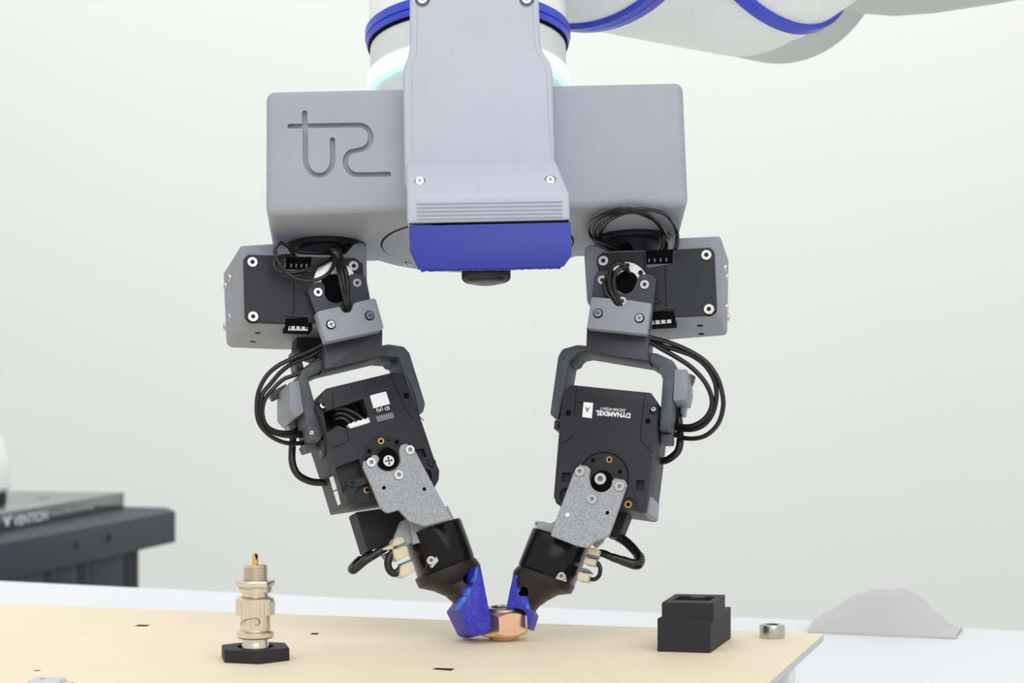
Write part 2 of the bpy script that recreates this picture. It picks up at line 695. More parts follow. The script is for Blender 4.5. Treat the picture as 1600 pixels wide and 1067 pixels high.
# base plate on the stand
PF0, PF1 = W.hit(0, 831, 2, ZT), W.hit(194, 793, 2, ZT)
xd2 = (PF1 - PF0).normalized()
PF = Frame(Matrix(((xd2.x, -xd2.y, 0, PF0.x), (xd2.y, xd2.x, 0, PF0.y), (0, 0, 1, ZT), (0, 0, 0, 1))))
plw = (PF1 - PF0).length
pb = thing('base_plate', 'dark machine base plate with pale lettering on its edge, lying on the grey stand', 'plate', PF.m)
box('plate', PF, -420, plw, 0, 260, 0, 23, 'plate', pb, 0.8)
for x, y in ((plw - 130, 60), (plw - 190, 170), (plw - 60, 170), (plw - 330, 60), (plw - 330, 190)):
    box('slot', PF, x - 40, x, y, y + 9, 22.6, 23.1, 'stand', pb)
e0 = PF.y(10, 818, 0)
lettering('VENTION', PF, (21, 822), (75, 811), 0, -0.2, 'platetxt', pb, hmm=12, bold=0.025)
lettering('MANUFACTURING AUTOMATION', PF, (79, 806.5), (146, 794.5), 0, -0.2, 'platetxt', pb, hmm=5)
vmk = prism_mesh('emblem', PF, [(5, 808), (9, 806.5), (11.5, 815), (14.5, 805), (18, 804), (13, 822), (10, 822.5)], -0.25, 0.2)
add('emblem', vmk, 'platetxt', PF, pb)
rb = thing('robot_pedestal', 'white rounded robot foot cut off by the left picture edge, standing on the base plate', 'robot', PF.m @ T(60, 120, 23))
cx = W.hit(-62, 760, 1, 2650)
FR_ = Frame(T(cx.x, 2650, ZT + 23))
add('foot_ring', lathe_mesh('foot_ring', [(62, 0), (62, 12), (55, 14)], 40), 'black2', FR_, rb)
add('foot_body', lathe_mesh('foot_body', [(62, 14), (67, 20), (67, 42), (64, 62), (55, 90), (46, 110), (44, 240)], 40), 'arm', FR_, rb)

# ------------------------------------------------------------------ crumpled plastic on the far table edge
random.seed(5)
bag_v, bag_f = [], []
pa, pc = W.hit(1283, 972, 2, TBL), W.hit(1505, 981, 2, TBL)
bx = (pc - pa)
nU, nV = 26, 14
bd = Vector((-bx.y, bx.x, 0)).normalized()
for i in range(nU):
    u = i / (nU - 1)
    for j in range(nV):
        w_ = j / (nV - 1)
        hgt = 26 * math.sin(math.pi * min(1, u * 0.62 + 0.02)) ** 0.7 * math.sin(math.pi * w_) ** 0.6 * (1 if u < 0.62 else max(0.05, 1 - (u - 0.62) / 0.38))
        p = pa + bx * u + bd * (-48 + w_ * 44)
        wr = 1.0 * math.sin(u * 13 + w_ * 7) + 0.5 * math.sin(u * 29 - w_ * 11) + random.uniform(-0.15, 0.15)
        p.z = TBL + 0.45 + max(0, hgt + (wr if 0 < j < nV - 1 and 0 < i < nU - 1 else 0) * min(1, hgt / 8))
        bag_v.append(p)
n0 = len(bag_v)
bag_v += [Vector((p.x, p.y, p.z - 0.4)) for p in bag_v]
for i in range(nU - 1):
    for j in range(nV - 1):
        a_ = i * nV + j
        bag_f.append((a_, a_ + 1, a_ + nV + 1, a_ + nV))
        bag_f.append((n0 + a_, n0 + a_ + nV, n0 + a_ + nV + 1, n0 + a_ + 1))
bag = add('plastic_sheet', mesh_of('plastic_sheet', bag_v, bag_f, ang=80), 'bag', W)
tag(bag, 'pale crumpled plastic sheet lying at the far edge of the white table on the right', 'plastic sheet')

# ------------------------------------------------------------------ the gripper's frame (leans 11.5 degrees to the viewer)
g0 = W.hit(744, 380, 1, 780)
G = Frame(T(g0) @ R(-11.5, 'X') @ R(-1.3, 'Y'))

# ------------------------------------------------------------------ robot arm
ra = thing('articulated_robot', 'white robot arm with blue rings and a glowing pale green wrist band', 'robot arm', G.m @ T(0, 0, 60))
axl, axr = G.y(581, 100, 0), G.y(887, 92, 0)
ax_x = (axl.x + axr.x) / 2 - 0.6
rw = (axr.x - axl.x) / 2


def zl(px, py):
    return G.y(px, py, 0).z


WR = G.sub(T(ax_x, 0, 0))
ztop = G.y(742, 134, -48).z
z1, z2, z3, z4, z5 = zl(576, 150), zl(578, 121), zl(576, 80), zl(573, 52), ztop
k = rw / 151.0
add('wrist_flange', lathe_mesh('wrist_flange', [(rw * 0.96, z5 + 0.05), (rw * 0.96, z1)], 64), 'silver', WR, ra)
add('light_ring', lathe_mesh('light_ring', [(rw * 0.97, z1), (rw * 1.025, z1 + 0.3), (rw * 1.03, z2 - 1), (rw * 1.01, z2)], 64), 'glow', WR, ra, 'glowing pale green ring')
add('wrist_body', lathe_mesh('wrist_body', [(rw, z2), (rw, z3 + 1.2)], 64), 'silver', WR, ra)
add('seal_ring', lathe_mesh('seal_ring', [(rw * 0.9, z3 - 0.2), (rw * 1.015, z3 - 0.2), (rw * 1.015, z3 + 0.9), (rw * 0.9, z3 + 0.9)], 64), 'dark', WR, ra)
zm = z3 + (z4 - z3) * 0.45
add('blue_ring', lathe_mesh('blue_ring', [(rw * 0.95, z3 + 0.9), (rw * 1.03, z3 + 0.9), (rw * 1.045, zm - 0.3), (rw * 1.03, zm), (rw * 1.05, zm + 0.3), (rw * 1.05, z4 - 0.6), (rw * 1.03, z4), (rw * 0.95, z4)], 64), 'blue_ring', WR, ra, 'blue ring around the wrist')
add('wrist_joint', lathe_mesh('wrist_joint', [(rw * 1.01, z4 - 1), (rw * 1.01, z4 + 75), (rw * 0.9, z4 + 95), (rw * 0.5, z4 + 103)], 64), 'arm', WR, ra)

A = Vector((39, 842, 313))
dirn = Vector((math.cos(math.radians(60)), math.sin(math.radians(60)), 0.066))
dirn.normalize()
add_len = [(-70, 30), (-62, 46), (-40, 55), (-8, 56.5), (158, 56.5)]
lathe_world('arm_link', A, A + dirn, add_len, 'arm', ra, 64)
lathe_world('blue_ring', A, A + dirn, [(-22, 54), (-22, 58.4), (-17, 58.8), (-16.5, 57.6), (-16, 58.8), (-9, 58.8), (-8, 54)], 'blue_ring', ra, 64, 'blue ring where the arm link starts')
lathe_world('elbow_cap', A, A + dirn, [(158, 56.0), (212, 56.3), (219, 53), (223, 40)], 'arm_grey', ra, 64)
e0 = W.hit(1192, -110, 1, 868)
ed = Vector((0.62, -0.70, 0.36)).normalized()
lathe_world('elbow_joint', e0 - ed * 70, e0, [(40, 46), (60, 50.5), (92, 50), (104, 44), (108, 20)], 'arm', ra, 64)
lathe_world('blue_ring', e0 - ed * 2, e0, [(0, 47), (0, 52.2), (1.5, 52.8), (6, 52.6), (7, 47)], 'blue_ring', ra, 64, 'blue ring on the elbow')
f0 = W.hit(1250, -152, 1, 930)
lathe_world('forearm', f0, f0 + Vector((1, 0.06, 0.16)), [(0, 26), (5, 40), (13, 50), (25, 57), (40, 60.5), (60, 62), (90, 62), (320, 56)], 'arm_grey', ra, 64)  # white link; the grey paints in shade on its down-facing side

# ------------------------------------------------------------------ gripper
gr = thing('gripper', 'grey two-fingered gripper with blue camera case and black motors, closing on the hex nut', 'gripper', G.m)

# housing: box wings around a round drum
fl, frr = G.y(415.5, 330, -48), G.y(1075.5, 318, -48)
rl, rrr = G.y(430, 409, 27), G.y(1054, 394, 27)
drum = 50.0
pts = [Vector((fl.x, -48, 0)), Vector((frr.x, -48, 0)), Vector((rrr.x, 27, 0))]
a0 = math.degrees(math.asin(27 / drum))
pts += [Vector((drum * math.cos(math.radians(a0 + (180 - 2 * a0) * i / 18)), drum * math.sin(math.radians(a0 + (180 - 2 * a0) * i / 18)), 0)) for i in range(19)]
pts += [Vector((rl.x, 27, 0))]
zb = (fl.z + frr.z) / 2
hv, hf = extr([Vector((p.x, p.y, p.x * 0.0)) for p in pts], [Vector((p.x, p.y, ztop)) for p in pts])
me = mesh_of('housing', hv, hf, 3.2, 4, 30)


def stroke(path, w, y0, y1):
    """Round-ended groove along a pixel path on the housing front."""
    p = [G.y(a_, b_, -48) for a_, b_ in path]
    L_, R_ = [], []
    for i, c in enumerate(p):
        t = (p[min(i + 1, len(p) - 1)] - p[max(i - 1, 0)]).normalized()
        nrm = Vector((-t.z, 0, t.x))
        L_.append(c + nrm * w)
        R_.append(c - nrm * w)

    def cap(c, t):
        nrm = Vector((-t.z, 0, t.x))
        return [c + t * (w * math.sin(math.radians(g))) + nrm * (w * math.cos(math.radians(g))) for g in (30, 60, 90, 120, 150)]
    out = L_ + cap(p[-1], (p[-1] - p[-2]).normalized()) + R_[::-1] + [c for c in cap(p[0], (p[0] - p[1]).normalized())]
    v_, f_ = extr([Vector((c.x, y0, c.z)) for c in out], [Vector((c.x, y1, c.z)) for c in out])
    return mesh_of('c', v_, f_)


tp = [(476, 176), (477, 215), (477.5, 250)] + arc(498.8, 250, 21, 180, 0, 14, 24)[1:] + [(519.8, 235), (519.5, 218)]
rp = [(453, 197), (500, 196.3), (560, 195.2)] + arc(560, 214.5, 19.5, -90, 80, 14) + [(553, 236)] + arc(559, 253, 19.5, 240, 90, 14, 20)[1:] + [(585, 272.6), (607, 272)]
me = cut(me, [stroke(tp, 1.0, -49.5, -45.8)])
me = cut(me, [stroke(rp, 1.0, -49.5, -45.8)])
hs = add('housing', me, 'grey', G, gr, 'grey printed housing with a line emblem engraved at its left')
# cover disc in the underside
DF = G.sub(T(G.hit(746, 381, 2, 0)))
add('round_cover', lathe_mesh('round_cover', [(38.6, 0.5), (38.6, -0.5), (38.0, -0.7)], 72), 'grey', DF, hs)
add('cover_gap', lathe_mesh('cover_gap', [(38.6, 0.1), (39.3, 0.1), (39.3, -0.15), (38.6, -0.15), (38.6, 0.1)], 72), 'line', DF, hs)
c_ = G.hit(637, 411.5, 2, -0.7)
o = bpy.data.objects.new('screw', screw_mesh(1.6, 'hex'))
link(o, G.m @ T(c_) @ R(180, 'X'), hs)

# camera mount: plate, hood, blue case, lens
YP = -61
mp = [(640, -30), (640, 80, 14), (629, 106, 14), (632, 290), (868, 285), (863, 100, 14), (844.5, 74, 14), (841, -30)]
cutp = [cyl_mesh(G, 660, -1, YP - 1, YP + 2.2, 2.9), cyl_mesh(G, 823, -1, YP - 1, YP + 2.2, 2.9)]
pl = prism('mounting_plate', G, mp, YP, -46, 'grey_l', gr, 1.6, 3, cuts=cutp)
for px, py in ((660, -1), (823, -1)):
    screw(G, px, py, YP + 1.2, pl, mmr=2.1, rim=False)
# stitched print seam along the plate's border
seam_v, seam_f = [], []
for sd, path in (('l', [(652, 10), (651, 82), (643, 106), (644, 250)]), ('r', [(832, 8), (836, 74), (853, 104), (861, 246)])):
    for i in range(len(path) - 1):
        a_, b_ = Vector(path[i]), Vector(path[i + 1])
        n_ = int((b_ - a_).length / 3.2)
        for t_ in range(n_):
            c2 = a_ + (b_ - a_) * (t_ / n_)
            p_ = G.y(c2.x, c2.y, YP)
            b0 = len(seam_v)
            for dx, dz in ((-0.25, -0.25), (0.25, -0.25), (0.25, 0.25), (-0.25, 0.25)):
                seam_v.append(Vector((p_.x + dx, YP - 0.02, p_.z + dz)))
            for dx, dz in ((-0.12, -0.12), (0.12, -0.12), (0.12, 0.12), (-0.12, 0.12)):
                seam_v.append(Vector((p_.x + dx, YP - 0.16, p_.z + dz)))
            seam_f += [(b0 + 4, b0 + 5, b0 + 6, b0 + 7)] + [(b0 + k_, b0 + (k_ + 1) % 4, b0 + 4 + (k_ + 1) % 4, b0 + 4 + k_) for k_ in range(4)]
sm = add('print_seam', mesh_of('print_seam', seam_v, seam_f), 'grey_l', G, pl)
tag(sm, kind='stuff')


# hood: slopes out from the plate to the ribbed front
YH = -86
bot = G.y(760, 347, YH).z
hx0, hx1 = G.y(636, 348, YH).x, G.y(890.5, 344, YH).x
tx0, tx1 = G.y(634, 253, YP).x, G.y(868, 250, YP).x
zt_, zf_ = G.y(755, 252, YP).z, G.y(755, 303, YH).z
hvv = [Vector((tx0, -47, zt_)), Vector((tx1, -47, zt_)), Vector((tx1, YP, zt_)), Vector((tx0, YP, zt_)),
       Vector((hx0, -47, zf_)), Vector((hx1, -47, zf_)), Vector((hx1, YH, zf_)), Vector((hx0, YH, zf_)),
       Vector((hx0, -47, bot)), Vector((hx1, -47, bot)), Vector((hx1, YH, bot)), Vector((hx0, YH, bot))]
hff = [(0, 1, 2, 3), (3, 2, 6, 7), (7, 6, 10, 11), (8, 9, 10, 11)[::-1], (0, 3, 7, 4), (4, 7, 11, 8), (1, 2, 6, 5), (5, 6, 10, 9), (0, 1, 5, 4), (4, 5, 9, 8)]
me = mesh_of('camera_hood', hvv, hff, 1.4, 3, 20)
me = cut(me, [cyl_mesh(G, 656, 283, -95, -72.8, 2.2, at=-75), cyl_mesh(G, 860, 281, -95, -72.8, 2.2, at=-75)])
hood = add('camera_hood', me, 'grey_l', G, gr, 'light grey sloping hood with fine ribs')
for px, py in ((656, 283), (860, 281)):
    screw(G, px, py, -72.3, hood, mmr=1.6, rim=False)
for i, py in enumerate((314, 320, 326, 332, 338)):
    prism('rib', G, [(651, py + 2.0), (651, py + 4.2), (879, py + 0.6), (879, py - 1.6)], YH - 0.65, YH + 0.3, 'grey_l', hood, 0.15, 1)
prism('case_gap', G, [(640, 346), (640, 350), (889, 347), (889, 343)], YH + 0.6, -50, 'line', hood)
# blue case (bottom rises towards the back)
zc0, zc1 = G.y(760, 350, YH - 0.5).z, G.y(760, 419.5, YH - 0.5).z
bx0, bx1 = G.y(639, 349, YH - 0.5).x, G.y(891.5, 345, YH - 0.5).x
yb = -47
fz = [Vector((bx0, 0, zc0)), Vector((bx0 + 0.2, 0, zc1 + 7)), Vector((bx0 + 3.2, 0, zc1)), Vector((bx1 - 3.0, 0, zc1)), Vector((bx1, 0, zc1 + 4)), Vector((bx1, 0, zc0))]
fv = [Vector((p.x, YH - 0.5, p.z)) for p in fz]
bvv = [Vector((p.x, yb, p.z if i in (0, 5) else p.z + (YH - 0.5 - yb) * -0.26)) for i, p in enumerate(fz)]
v_, f_ = extr(fv, bvv)
bc = add('camera_case', mesh_of('camera_case', v_, f_, 1.0, 3, 25), 'blue', G, gr, 'blue printed camera case')
# ragged print edge under the case
rv, rf = [], []
random.seed(2)
n_ = 60
for i in range(n_ + 1):
    x = bx0 + 4 + (bx1 - bx0 - 8) * i / n_
    d_ = random.uniform(0.1, 0.7)
    rv += [Vector((x, YH + 0.1, zc1 + 0.4)), Vector((x, YH + 0.1, zc1 - d_)), Vector((x, YH + 1.2, zc1 - d_ * 0.6)), Vector((x, YH + 1.2, zc1 + 0.4))]
for i in range(n_):
    a_ = 4 * i
    for q_ in range(4):
        rf.append((a_ + q_, a_ + (q_ + 1) % 4, a_ + 4 + (q_ + 1) % 4, a_ + 4 + q_))
add('ragged_edge', mesh_of('ragged_edge', rv, rf), 'blue', G, bc)
lc = G.y(759.5, 424, -70)
LF = G.sub(T(lc.x, -70, lc.z))
ln = add('camera_lens', lathe_mesh('camera_lens', [(9.0, 8), (9.0, -2.6), (8.6, -3.2), (7.6, -3.3)], 48), 'black2', LF, gr)
add('lens_glass', lathe_mesh('lens_glass', [(7.6, -3.0), (6.5, -3.9), (4, -4.5), (1, -4.7)], 40), 'glass', LF, ln)

# ------------------------------------------------------------------ finger frames on their turntables
tl, trr = G.hit(508, 381, 2, 0), G.hit(988, 374, 2, 0)
LG = G.sub(T(tl.x, 0, 0) @ R(17, 'Z'))
RG = G.sub(T(trr.x, 0, 0) @ R(-11, 'Z'))


BASE += [LG, RG]


def turntable(fr):
    t_ = add('turntable', lathe_mesh('turntable', [(15.6, 0.3), (15.6, -1.2), (15.0, -1.8)], 56), 'black', fr, gr, 'black turntable under the housing')
    add('turntable_rim', lathe_mesh('turntable_rim', [(15.6, 0.1), (16.4, 0.1), (16.4, -0.9), (15.6, -0.9), (15.6, 0.1)], 56), 'cable', fr, t_)
    add('hub', lathe_mesh('hub', [(11, -1.2), (11, -8)], 40), 'black', fr, t_)


turntable(LG)
turntable(RG)

YF = -18.0                       # motor faces

# ================================================================== LEFT FINGER
fr = LG
cr = prism('motor_cradle', fr, [(375, 384, 4), (430, 380.5), (437, 396), (528, 398), (540, 396, 4), (553, 381), (564, 379), (573, 386, 4), (574, 440), (580, 470), (570, 500), (520, 512), (448, 510), (386, 507, 5), (380, 500)],
           YF, 25, 'grey_c', gr, 0.7, 3, label='grey printed cradle')
FLs = side_frame(fr, (375, 390), (382, 500), YF)
for px, py in ((360, 434), (353, 447), (360, 496), (352.5, 510)):
    screw(FLs, px, py, 0, cr, mmr=1.7, rim=False, ax=1, out=R(90, 'X'))
zbm = fr.y(410, 508, YF).z
for px, py in ((403, 520), (395.6, 533.7)):
    p_ = fr.hit(px, py, 2, zbm)
    me = lathe_mesh('hole', [(1.35, -0.08), (1.35, 0.3)], 20)
    add('hole', me, 'dark', fr.sub(T(p_.x, p_.y, fr.y(400, 507.5, YF).z)), cr)
mtp = [(381, 404), (388, 397.5), (427, 399), (470, 401), (555, 403), (567, 412), (570, 470), (560, 500), (448, 505.5), (390, 502.5), (383, 496)]
topc = prism_mesh('c', fr, [(447, 390), (489, 392), (489, 421), (447, 419)], YF - 5, YF + 5)
botc = prism_mesh('c', fr, [(449, 491), (484, 493), (484, 525), (446, 525)], YF - 5, YF + 5)
mo = prism('servo_motor', fr, mtp, YF - 1.6, YF + 12, 'black', gr, 0.3, 1, cuts=[topc, botc], label='black servo motor with its face to the viewer')
for px, py in ((394, 410), (395, 495), (552, 416)):
    screw(fr, px, py, YF - 1.4, mo, rpx=8.4)
prism('panel_line', fr, [(459, 440), (460.2, 440), (460.2, 487), (457, 492), (456, 491), (459, 486)], YF - 1.66, YF - 1, 'line', mo)
prism('panel_line', fr, [(459, 428), (488, 424), (488, 425.2), (460, 429.2)], YF - 1.66, YF - 1, 'line', mo)
screw(fr, 471, 438, YF - 1.9, mo, rpx=6, dark=True, rim=False)
for (a_, b_, py) in ((450, 482, 415), (449, 482, 511)):
    cn = prism('connector', fr, [(a_ - 3, py - 14), (b_ + 6, py - 14), (b_ + 6, py + 6), (a_ - 3, py + 5)], YF - 0.5, YF + 6, 'dark', mo, 0.2, 1)
    for i in range(4):
        x = a_ + 4 + i * 8
        prism('pin', fr, [(x, py - 3), (x + 2, py - 3), (x + 2, py + 2.5), (x, py + 2.5)], YF - 1.1, YF + 0.4, 'labelgrey' if py < 450 else 'dark', cn)
prism('socket_edge', fr, [(452, 509), (480, 510.5), (481, 516.6), (450, 515.8)], YF - 0.75, YF + 3, 'arm_grey', mo)
hn = disc('horn', fr, 524, 441, YF - 3.0, YF, 8.6, 'alu_white', mo, 40, 0.2, 'silver motor horn')
disc('bore', fr, 522.5, 451, YF - 3.3, YF - 2, 6.0, 'dark', hn, 28)
# bracket plate
bp = [(480, 451, 6), (490, 440.5, 6), (503, 440), (508, 448)] + arc(525, 455, 18, 165, 40, 10)[:] + [(540, 440), (547, 429), (560, 426, 6), (571, 431, 6), (577, 464), (585, 500), (510, 530), (502, 527), (493, 488)]
bk = prism('bracket', fr, bp, YF - 5.0, YF - 3.0, 'bracket', gr, 0.25, 1, label='dark metal bracket on the motor horn')
for px, py in ((496.5, 457), (557.5, 442.5)):
    screw(fr, px, py, YF - 4.9, bk, rpx=7.4)
prism('bend', fr, [(507, 531), (597, 511), (597.5, 520), (597, 556), (509, 577, 2)], YF - 1.5, -4, 'bracket', bk, 0.8, 2, label='bent foot of the bracket')
cp = [(495, 487, 2), (530, 479, 2), (534, 483)] + arc(541.5, 478, 10.5, 150, 10, 8) + [(553, 475), (556, 472.5, 2), (583, 466, 3), (587.5, 468), (599.5, 511, 2), (597, 515, 2), (510, 534, 3)]
cl_ = prism('clamp_plate', fr, cp, YF - 11.5, YF - 5.0, 'grey_p', gr, 0.35, 2, label='pale grey clamp plate')
for px, py in ((517, 507), (577.5, 493)):
    screw(fr, px, py, YF - 11.7, cl_, rpx=6.2, style='cross', turn=20)
# yoke
yk = prism('yoke', fr, [(470, 581, 5), (500, 560), (560, 547), (600, 539), (607, 537.5), (631, 541, 4), (640, 551), (665, 631, 5), (661, 645, 4), (651, 648), (640, 612), (624, 558), (597, 556), (507, 577), (481, 590), (505, 678), (500, 689, 3), (485, 688, 3), (465, 600)],
           -11, 9, 'grey_d', gr, 0.5, 2, label='dark grey printed yoke around the lower motor')
prism('fillet_rib', fr, [(603, 556), (624, 558), (628, 572), (612, 568)], -4, 8, 'grey_d', yk, 0.3, 1)
screw(fr, 487, 676, -11, yk, rpx=3.2, rim=False)
prism('swivel_block', fr, [(466, 511), (502, 520), (508, 565), (462, 549)], 1, 12, 'black2', bk, 0.4, 1)
prism('spacer', fr, [(457, 547), (468, 544), (475, 575), (463, 580)], -2, 8, 'grey_d', yk, 0.4, 1)
# cable clip on the yoke's outer arm
cc = prism('cable_clip', fr, [(452, 597, 2), (467, 594, 2), (475, 644, 2), (462, 652, 2), (452, 640)], -13, 14, 'grey_c', gr, 0.5, 2, label='grey clip holding the thick cable')
sfc = side_frame(fr, (452, 599), (456, 645), -13)
for px, py in ((447, 622), (440, 641)):
    p_ = sfc.y(px, py, 0)
    disc('hole', sfc, px, py, -0.1, 0.3, 0.9, 'dark', cc, 14)
path = [fr.y(440, 610, 12), fr.y(424, 620, 14)]
add('clip_pin', tube_mesh('clip_pin', [fr.y(450, 606, 9), fr.y(436, 614, 10), fr.y(427, 619, 10), fr.y(422, 621, 10)], 1.9, 14), 'grey_d', fr, cc)
prism('clip_tail', fr, [(452, 640), (462, 652), (463, 668), (452, 672), (446, 650)], 6, 14, 'grey_c', cc, 0.4, 1)

# lower motor
lm = [(509, 607, 2), (617, 581), (629, 585), (640, 605), (655, 646), (679, 717), (687, 735), (686, 749), (676, 768), (545, 787, 2), (527, 728), (496, 634), (498, 624)]
rec1 = prism_mesh('c', fr, [(508, 641), (571, 620), (583, 658), (547, 668), (531, 662), (514, 674)], YF - 4, YF + 12)
rec2 = prism_mesh('c', fr, [(524, 729), (565, 714), (572, 742), (551, 749), (543, 769), (536, 768)], YF - 4, YF + 5)
well = cyl_mesh(fr, 606, 716, YF - 4, YF + 2.5, 5.0)
sq = prism_mesh('c', fr, [(654, 700), (666, 698), (671, 711), (658, 715)], YF - 4, YF + 2.5)
pits = [cyl_mesh(fr, 550, 754.5, YF - 4, YF + 0.6, 2.3), cyl_mesh(fr, 675, 723, YF - 4, YF + 0.6, 2.2), cyl_mesh(fr, 504, 634, YF - 4, YF + 3, 2.2),
        prism_mesh('c', fr, [(556, 772), (562, 758), (580, 752), (592, 800), (566, 806)], YF - 4, YF + 3), cyl_mesh(fr, 666, 742, YF - 4, YF + 2, 3.4)]
lmo = prism('servo_motor', fr, lm, YF, 17, 'black', gr, 0.45, 2, cuts=[rec1, rec2, sq] + pits, label='black two-axis servo motor with an open cable pocket and white tag')
prism('tag_white', fr, [(578, 618, 1), (603, 611.5, 1), (609.5, 631), (583.5, 638)], YF - 0.12, YF + 0.2, 'white', lmo, label='blank white tag')
prism('tag_black', fr, [(583.5, 638), (609.5, 631), (612, 640), (586, 647)], YF - 0.06, YF + 0.2, 'ink', lmo)
lettering('ID (A)', fr, (607.6, 634.4), (587.8, 639.2), 5.6, YF - 0.1, 'white', lmo, bold=0.01)
prism('tag_grey', fr, [(587, 650.5), (613.5, 644), (616.5, 652.5), (590, 659)], YF - 0.06, YF + 0.2, 'labelgrey', lmo)
hole(fr, 635, 618, YF, 1.2, lmo)
hd = disc('horn', fr, 604, 715, YF - 0.9, YF + 0.6, 8.5, 'black2', lmo, 44, 0.15, cuts=[well], label='black motor horn with brass inserts')
disc('bore', fr, 606, 716.5, YF - 0.7, YF + 0.4, 4.2, 'dark', hd, 30)
screw(fr, 606.5, 720.5, YF - 0.9, hd, rpx=9.5, style='cross', turn=10, rim=False)
insert(fr, 595.3, 689, YF - 0.9, 1.25, hd)
for px, py, r_ in ((620, 690.6, 0.95), (577, 705, 0.95), (607.5, 688, 0.45)):
    hole(fr, px, py, YF - 0.9, r_, hd)
insert(fr, 573.5, 765.5, YF + 2.9, 1.35, lmo)
screw(fr, 550, 754.5, YF + 0.4, lmo, rpx=7, style='cross', dark=True, rim=False)
screw(fr, 675, 723, YF + 0.4, lmo, rpx=6.6, style='cross', dark=True, rim=False)
screw(fr, 504.5, 633, YF + 2.0, lmo, rpx=5.5, style='hex', rim=False)
for path in ([(636, 588), (648, 618), (655, 650), (662, 657)], [(540, 665), (545, 688), (520, 700)], [(519, 611), (521, 640)], [(610, 584), (620, 610), (634, 640), (646, 655)]):
    for i in range(len(path) - 1):
        a_, b_ = Vector(path[i]), Vector(path[i + 1])
        n2 = (b_ - a_).normalized()
        n2 = Vector((-n2.y, n2.x)) * 0.5
        prism('panel_line', fr, [tuple(a_ + n2), tuple(b_ + n2), tuple(b_ - n2), tuple(a_ - n2)], YF - 0.04, YF + 0.2, 'line', lmo)
cw = prism('connector', fr, [(544, 662.5), (578, 652.5), (581, 659.5), (548, 670), (544.5, 667)], YF + 0.5, YF + 5, 'white', lmo, 0.2, 1, label='white plug in the cable pocket')
for i in range(4):
    px = 551 + i * 7.6
    py = 661.5 - i * 2.3
    prism('pin', fr, [(px, py - 2.2), (px + 3, py - 3), (px + 3.2, py + 1), (px + 0.3, py + 1.6)], YF + 0.8, YF + 3, 'white', cw)
for pth in ([(514, 646, 8), (522, 641, 5), (531, 638, 4), (545, 641, 3.5), (560, 649, 3), (568, 656, 2.6)],
            [(514, 653, 8), (522.5, 648, 5), (531, 645.5, 4), (543, 649, 3.5), (553, 656, 3), (557, 660, 2.6)],
            [(515, 661, 8), (522.5, 656, 5), (530, 653.5, 4), (539, 655, 3.5), (546, 661, 3), (549, 665, 2.6)]):
    cable(fr, [(p_[0], p_[1], YF + p_[2]) for p_ in pth], 0.95, gr)
sfl = side_frame(fr, (497, 634), (545, 787), YF)
prism('side_tag', sfl, [(514.5, 746), (520, 744), (526, 764), (520.5, 767)], -0.12, 0.2, 'white', lmo, label='white side label')
prism('side_tag', sfl, [(521, 769), (526.5, 766), (532, 787), (528, 790)], -0.12, 0.2, 'white', lmo, label='white side label')
pv = prism('side_pivot', sfl, arc(501, 702, 5.5, 0, 340, 17, 15), -0.8, 0.3, 'bracket', lmo)
disc('threaded_insert', sfl, 501, 706, -1.1, 0, 0.9, 'brass', pv, 16)
prism('pivot_boss', fr, [(473, 695, 2), (493, 690), (496, 701), (478, 706, 2)], -4, 5, 'grey_d', lmo, 0.5, 1)

# fingertip plate
sp = [(568, 721), (584, 710), (589.5, 711), (593.5, 716)] + arc(606.5, 716, 20, 175, 10, 12)[2:] + [(624, 703), (627, 695), (636, 692.5), (648, 702), (692.5, 786), (709, 812), (698, 813), (664, 822.5), (640, 814), (629, 803), (624, 796.5), (606, 802, 4), (596, 795, 4), (567.5, 730)]
fp = prism('finger_plate', fr, sp, YF - 3.0, YF - 1.0, 'speckle', gr, 0.3, 1, label='speckled grey metal finger plate')
for px, py in ((640, 703), (579.5, 722.5), (622.5, 742)):
    screw(fr, px, py, YF - 2.9, fp, rpx=8.0)
for px, py in ((600, 762), (663, 764)):
    hole(fr, px, py, YF - 3.0, 0.75, fp)
prism('plate_flange', fr, [(640, 806), (700, 790), (712, 815), (706, 840), (645, 850)], YF + 6, YF + 9, 'speckle', fp, 0.3, 1)
ib = prism('inner_bracket', fr, [(556, 800), (624, 790), (650, 815), (628, 850), (598, 852), (575, 862, 2)], 0, 14, 'black2', gr, 0.5, 1, label='black bracket behind the motor')
screw(fr, 576, 823, 0, ib, rpx=6, dark=True, rim=False)
prism('back_plate', fr, [(614, 846), (626, 815), (640, 806), (668, 828), (640, 850), (624, 858)], -10, -7, 'speckle', fp, 0.3, 1)
screw(fr, 649, 822, -10, fp, rpx=5, rim=False)

